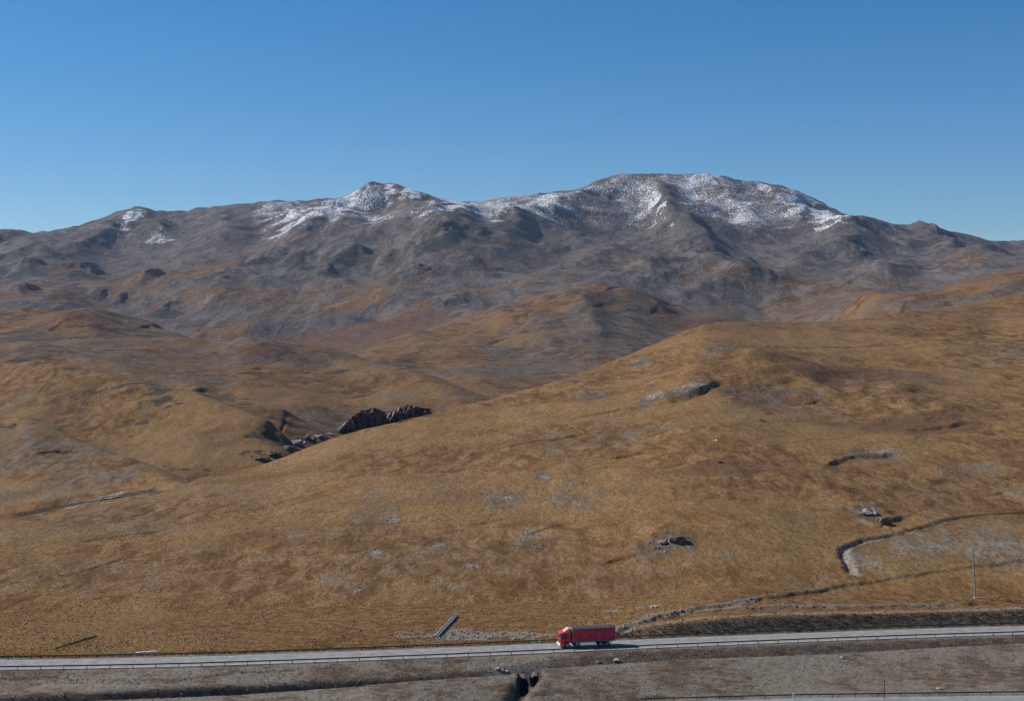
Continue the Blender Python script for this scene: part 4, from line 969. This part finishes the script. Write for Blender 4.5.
def offroad(u, Yv):
    d = Yv-float(ybot(u)); d2 = Yv-float(Y2F(u)); return not (-1.2 < d < 9.6) and not (-9 < d2 < .9)
pts = rnd_pts(9000, -30, 1060, ybf(-22), ybf(-.9), .03, .19, offroad)
scatter('loose_stones', 'loose grey stones strewn over the verge below the road', 'stones', M_stone, pts, 'stone')
def gravelly(u, Yv):
    i = np.searchsorted(rows, Yv); j = np.searchsorted(uc, u)
    return rg.random() < .004+(.15 if u > 830 else .8)*cb[min(i, NR-1), min(j, NC-1), 1]+.6*max(0, ca[min(i, NR-1), min(j, NC-1), 0]-.5)
pts = rnd_pts(2600, -30, 1060, ybf(14), lambda u: float(L[0][1](u))*.97, .08, .42, gravelly)
scatter('hillside_stones', 'small pale stones lying among the grass of the near hill', 'stones', M_stone, pts, 'stone')
M_tuft = rock_mat('dry_grass', (.17, .10, .04), (.42, .28, .12), .25)
def blade_mat(name, c1, c2, s):
    m = rock_mat(name, c1, c2, s); nt = m.node_tree; pb = [n for n in nt.nodes if n.type == 'BSDF_PRINCIPLED'][0]; out = [n for n in nt.nodes if n.type == 'OUTPUT_MATERIAL'][0]
    for l in list(pb.inputs['Normal'].links): nt.links.remove(l)
    tr = nt.nodes.new('ShaderNodeBsdfTranslucent'); nt.links.new(pb.inputs['Base Color'].links[0].from_socket, tr.inputs[0])
    mx = nt.nodes.new('ShaderNodeMixShader'); mx.inputs[0].default_value = .5; nt.links.new(pb.outputs[0], mx.inputs[1]); nt.links.new(tr.outputs[0], mx.inputs[2]); nt.links.new(mx.outputs[0], out.inputs[0]); return m
def tufts(name, label, mat, n, u0, u1, Y0f, Y1f, s0, s1, pw):
    rs = np.random.default_rng(5); u = rs.uniform(u0, u1, n); t = rs.random(n)**pw
    Ya, Yb3 = Y0f(u), Y1f(u); Yv = Ya+(Yb3-Ya)*t; x = (u-U0)/F*Yv
    fu = np.interp(u, uc, np.arange(NC)); fr = np.interp(Yv, rows, np.arange(NR)); j = np.minimum(fu.astype(int), NC-2); k = np.minimum(fr.astype(int), NR-2); tu = fu-j; tr = fr-k
    z = (Z[k, j]*(1-tu)+Z[k, j+1]*tu)*(1-tr)+(Z[k+1, j]*(1-tu)+Z[k+1, j+1]*tu)*tr
    s = s0+(s1-s0)*rs.random(n)**2; keep = rs.random(n) > np.clip(ca[k, j, 0]*1.1-.25+cb[k, j, 1], 0, 1)
    x, Yv, z, s = x[keep], Yv[keep], z[keep], s[keep]; n = len(x); V = []
    for q in range(4):                       # four leaning blades make one tuft
        a = rs.uniform(0, 6.28, n); dx, dy = np.cos(a), np.sin(a); w_ = s*.38; h = s*rs.uniform(.6, 1.0, n); l = s*rs.uniform(.1, .5, n)
        V += [np.stack([x-dy*w_, Yv+dx*w_, z-.04], -1), np.stack([x+dy*w_, Yv-dx*w_, z-.04], -1), np.stack([x+dx*l, Yv+dy*l, z+h], -1)]
    V = np.stack(V, 1).reshape(-1, 3).astype(np.float32); nf_ = len(V)//3
    me = bpy.data.meshes.new(name); me.vertices.add(len(V)); me.vertices.foreach_set('co', V.ravel()); me.loops.add(len(V)); me.loops.foreach_set('vertex_index', np.arange(len(V), dtype=np.int32))
    me.polygons.add(nf_); me.polygons.foreach_set('loop_start', (np.arange(nf_)*3).astype(np.int32)); me.polygons.foreach_set('loop_total', np.full(nf_, 3, np.int32)); me.update(calc_edges=True)
    me.materials.append(mat); o = link(bpy.data.objects.new(name, me)); tag(o, label, 'grass', kind='stuff'); return o
tufts('hill_tussocks', 'golden grass tussocks covering the near hill', blade_mat('tussock_grass', (.21, .105, .034), (.50, .30, .11), .06), 200000, -255, 1280, lambda u: ybot(u)+12, lambda u: L[0][1](u)*1.02, .12, .36, 1.5)
M_tuftd = rock_mat('dark_bank_grass', (.05, .045, .028), (.18, .14, .09), .8)
pts = rnd_pts(9000, -30, 1060, ybf(10.5), ybf(60), .08, .24, offroad)
pts = rnd_pts(3500, 600, 1060, ybf(9.9), ybf(13.2), .15, .6, offroad)+rnd_pts(3500, -30, 600, ybf(9.6), ybf(11), .15, .4, offroad)+rnd_pts(6000, -30, 1060, ybf(-8), ybf(-1.2), .1, .3, offroad)
scatter('verge_grass', 'dark tufted grass on the banks beside the main road', 'grass', M_tuftd, pts, 'tuft')
pts = rnd_pts(9000, 420, 1060, ybf(-22), ybf(-8), .08, .26, offroad)
scatter('mound_grass', 'thin greyish grass on the mound between the two roads', 'grass', rock_mat('grey_grass', (.12, .105, .08), (.28, .25, .19), .6), pts, 'tuft')

# ------------------------------------------------------------------ air
bm = bmesh.new(); box(bm, (0, 3640, 420), (12000, 8700, 1000))
me = bpy.data.meshes.new('haze'); bm.to_mesh(me); bm.free()
hz = link(bpy.data.objects.new('haze', me)); tag(hz, 'thin blue haze filling the air', 'haze', kind='stuff')
hm = bpy.data.materials.new('haze_air'); hm.use_nodes = True; nt = hm.node_tree; nt.nodes.clear()
out = nt.nodes.new('ShaderNodeOutputMaterial'); pv = nt.nodes.new('ShaderNodeVolumePrincipled')
pv.inputs['Color'].default_value = (.55, .72, 1.0, 1); pv.inputs['Density'].default_value = 2.6e-5; pv.inputs['Anisotropy'].default_value = .1
nt.links.new(pv.outputs[0], out.inputs['Volume']); me.materials.append(hm)

# ------------------------------------------------------------------ light, sky, camera
AZ, ELV = R(-102+0), R(37)      # azimuth from +Y towards +X: the sun stands to the left, a little beyond the viewer's side line
AZ = R(-73)
sd = Vector((math.sin(AZ)*math.cos(ELV), math.cos(AZ)*math.cos(ELV), math.sin(ELV)))
sl_ = bpy.data.lights.new('sun', 'SUN'); sl_.energy = 5.0; sl_.angle = R(.53); sl_.color = (1.0, .94, .86)
so = link(bpy.data.objects.new('sun', sl_)); so.rotation_euler = (-sd).to_track_quat('-Z', 'Y').to_euler(); so.location = (-200, 100, 300)
w = bpy.data.worlds.new('World'); scene.world = w; w.use_nodes = True; wt = w.node_tree
sky = wt.nodes.new('ShaderNodeTexSky'); sky.sky_type = 'NISHITA'; sky.sun_disc = False
sky.sun_elevation = ELV; sky.sun_rotation = AZ; sky.altitude = 2600; sky.air_density = 1.15; sky.dust_density = 1.4; sky.ozone_density = 4.0
bg = wt.nodes['Background']; bg.inputs[1].default_value = .096; hs = wt.nodes.new('ShaderNodeHueSaturation'); hs.inputs['Saturation'].default_value = 1.34; wt.links.new(sky.outputs[0], hs.inputs['Color']); wt.links.new(hs.outputs[0], bg.inputs[0])
cam = bpy.data.cameras.new('camera'); cam.sensor_width = 36; cam.lens = F/1024*36; cam.clip_start = .5; cam.clip_end = 40000
cam.shift_y = -(350.5-YH)/1024*1.0
co = link(bpy.data.objects.new('camera', cam)); co.location = (0, 0, CZ); co.rotation_euler = (R(90), 0, 0); scene.camera = co
vs = scene.view_settings; vs.view_transform = 'Standard'; vs.look = 'None'; vs.exposure = .06; vs.gamma = 1
scene.cycles.volume_bounces = 0
print('scene done')
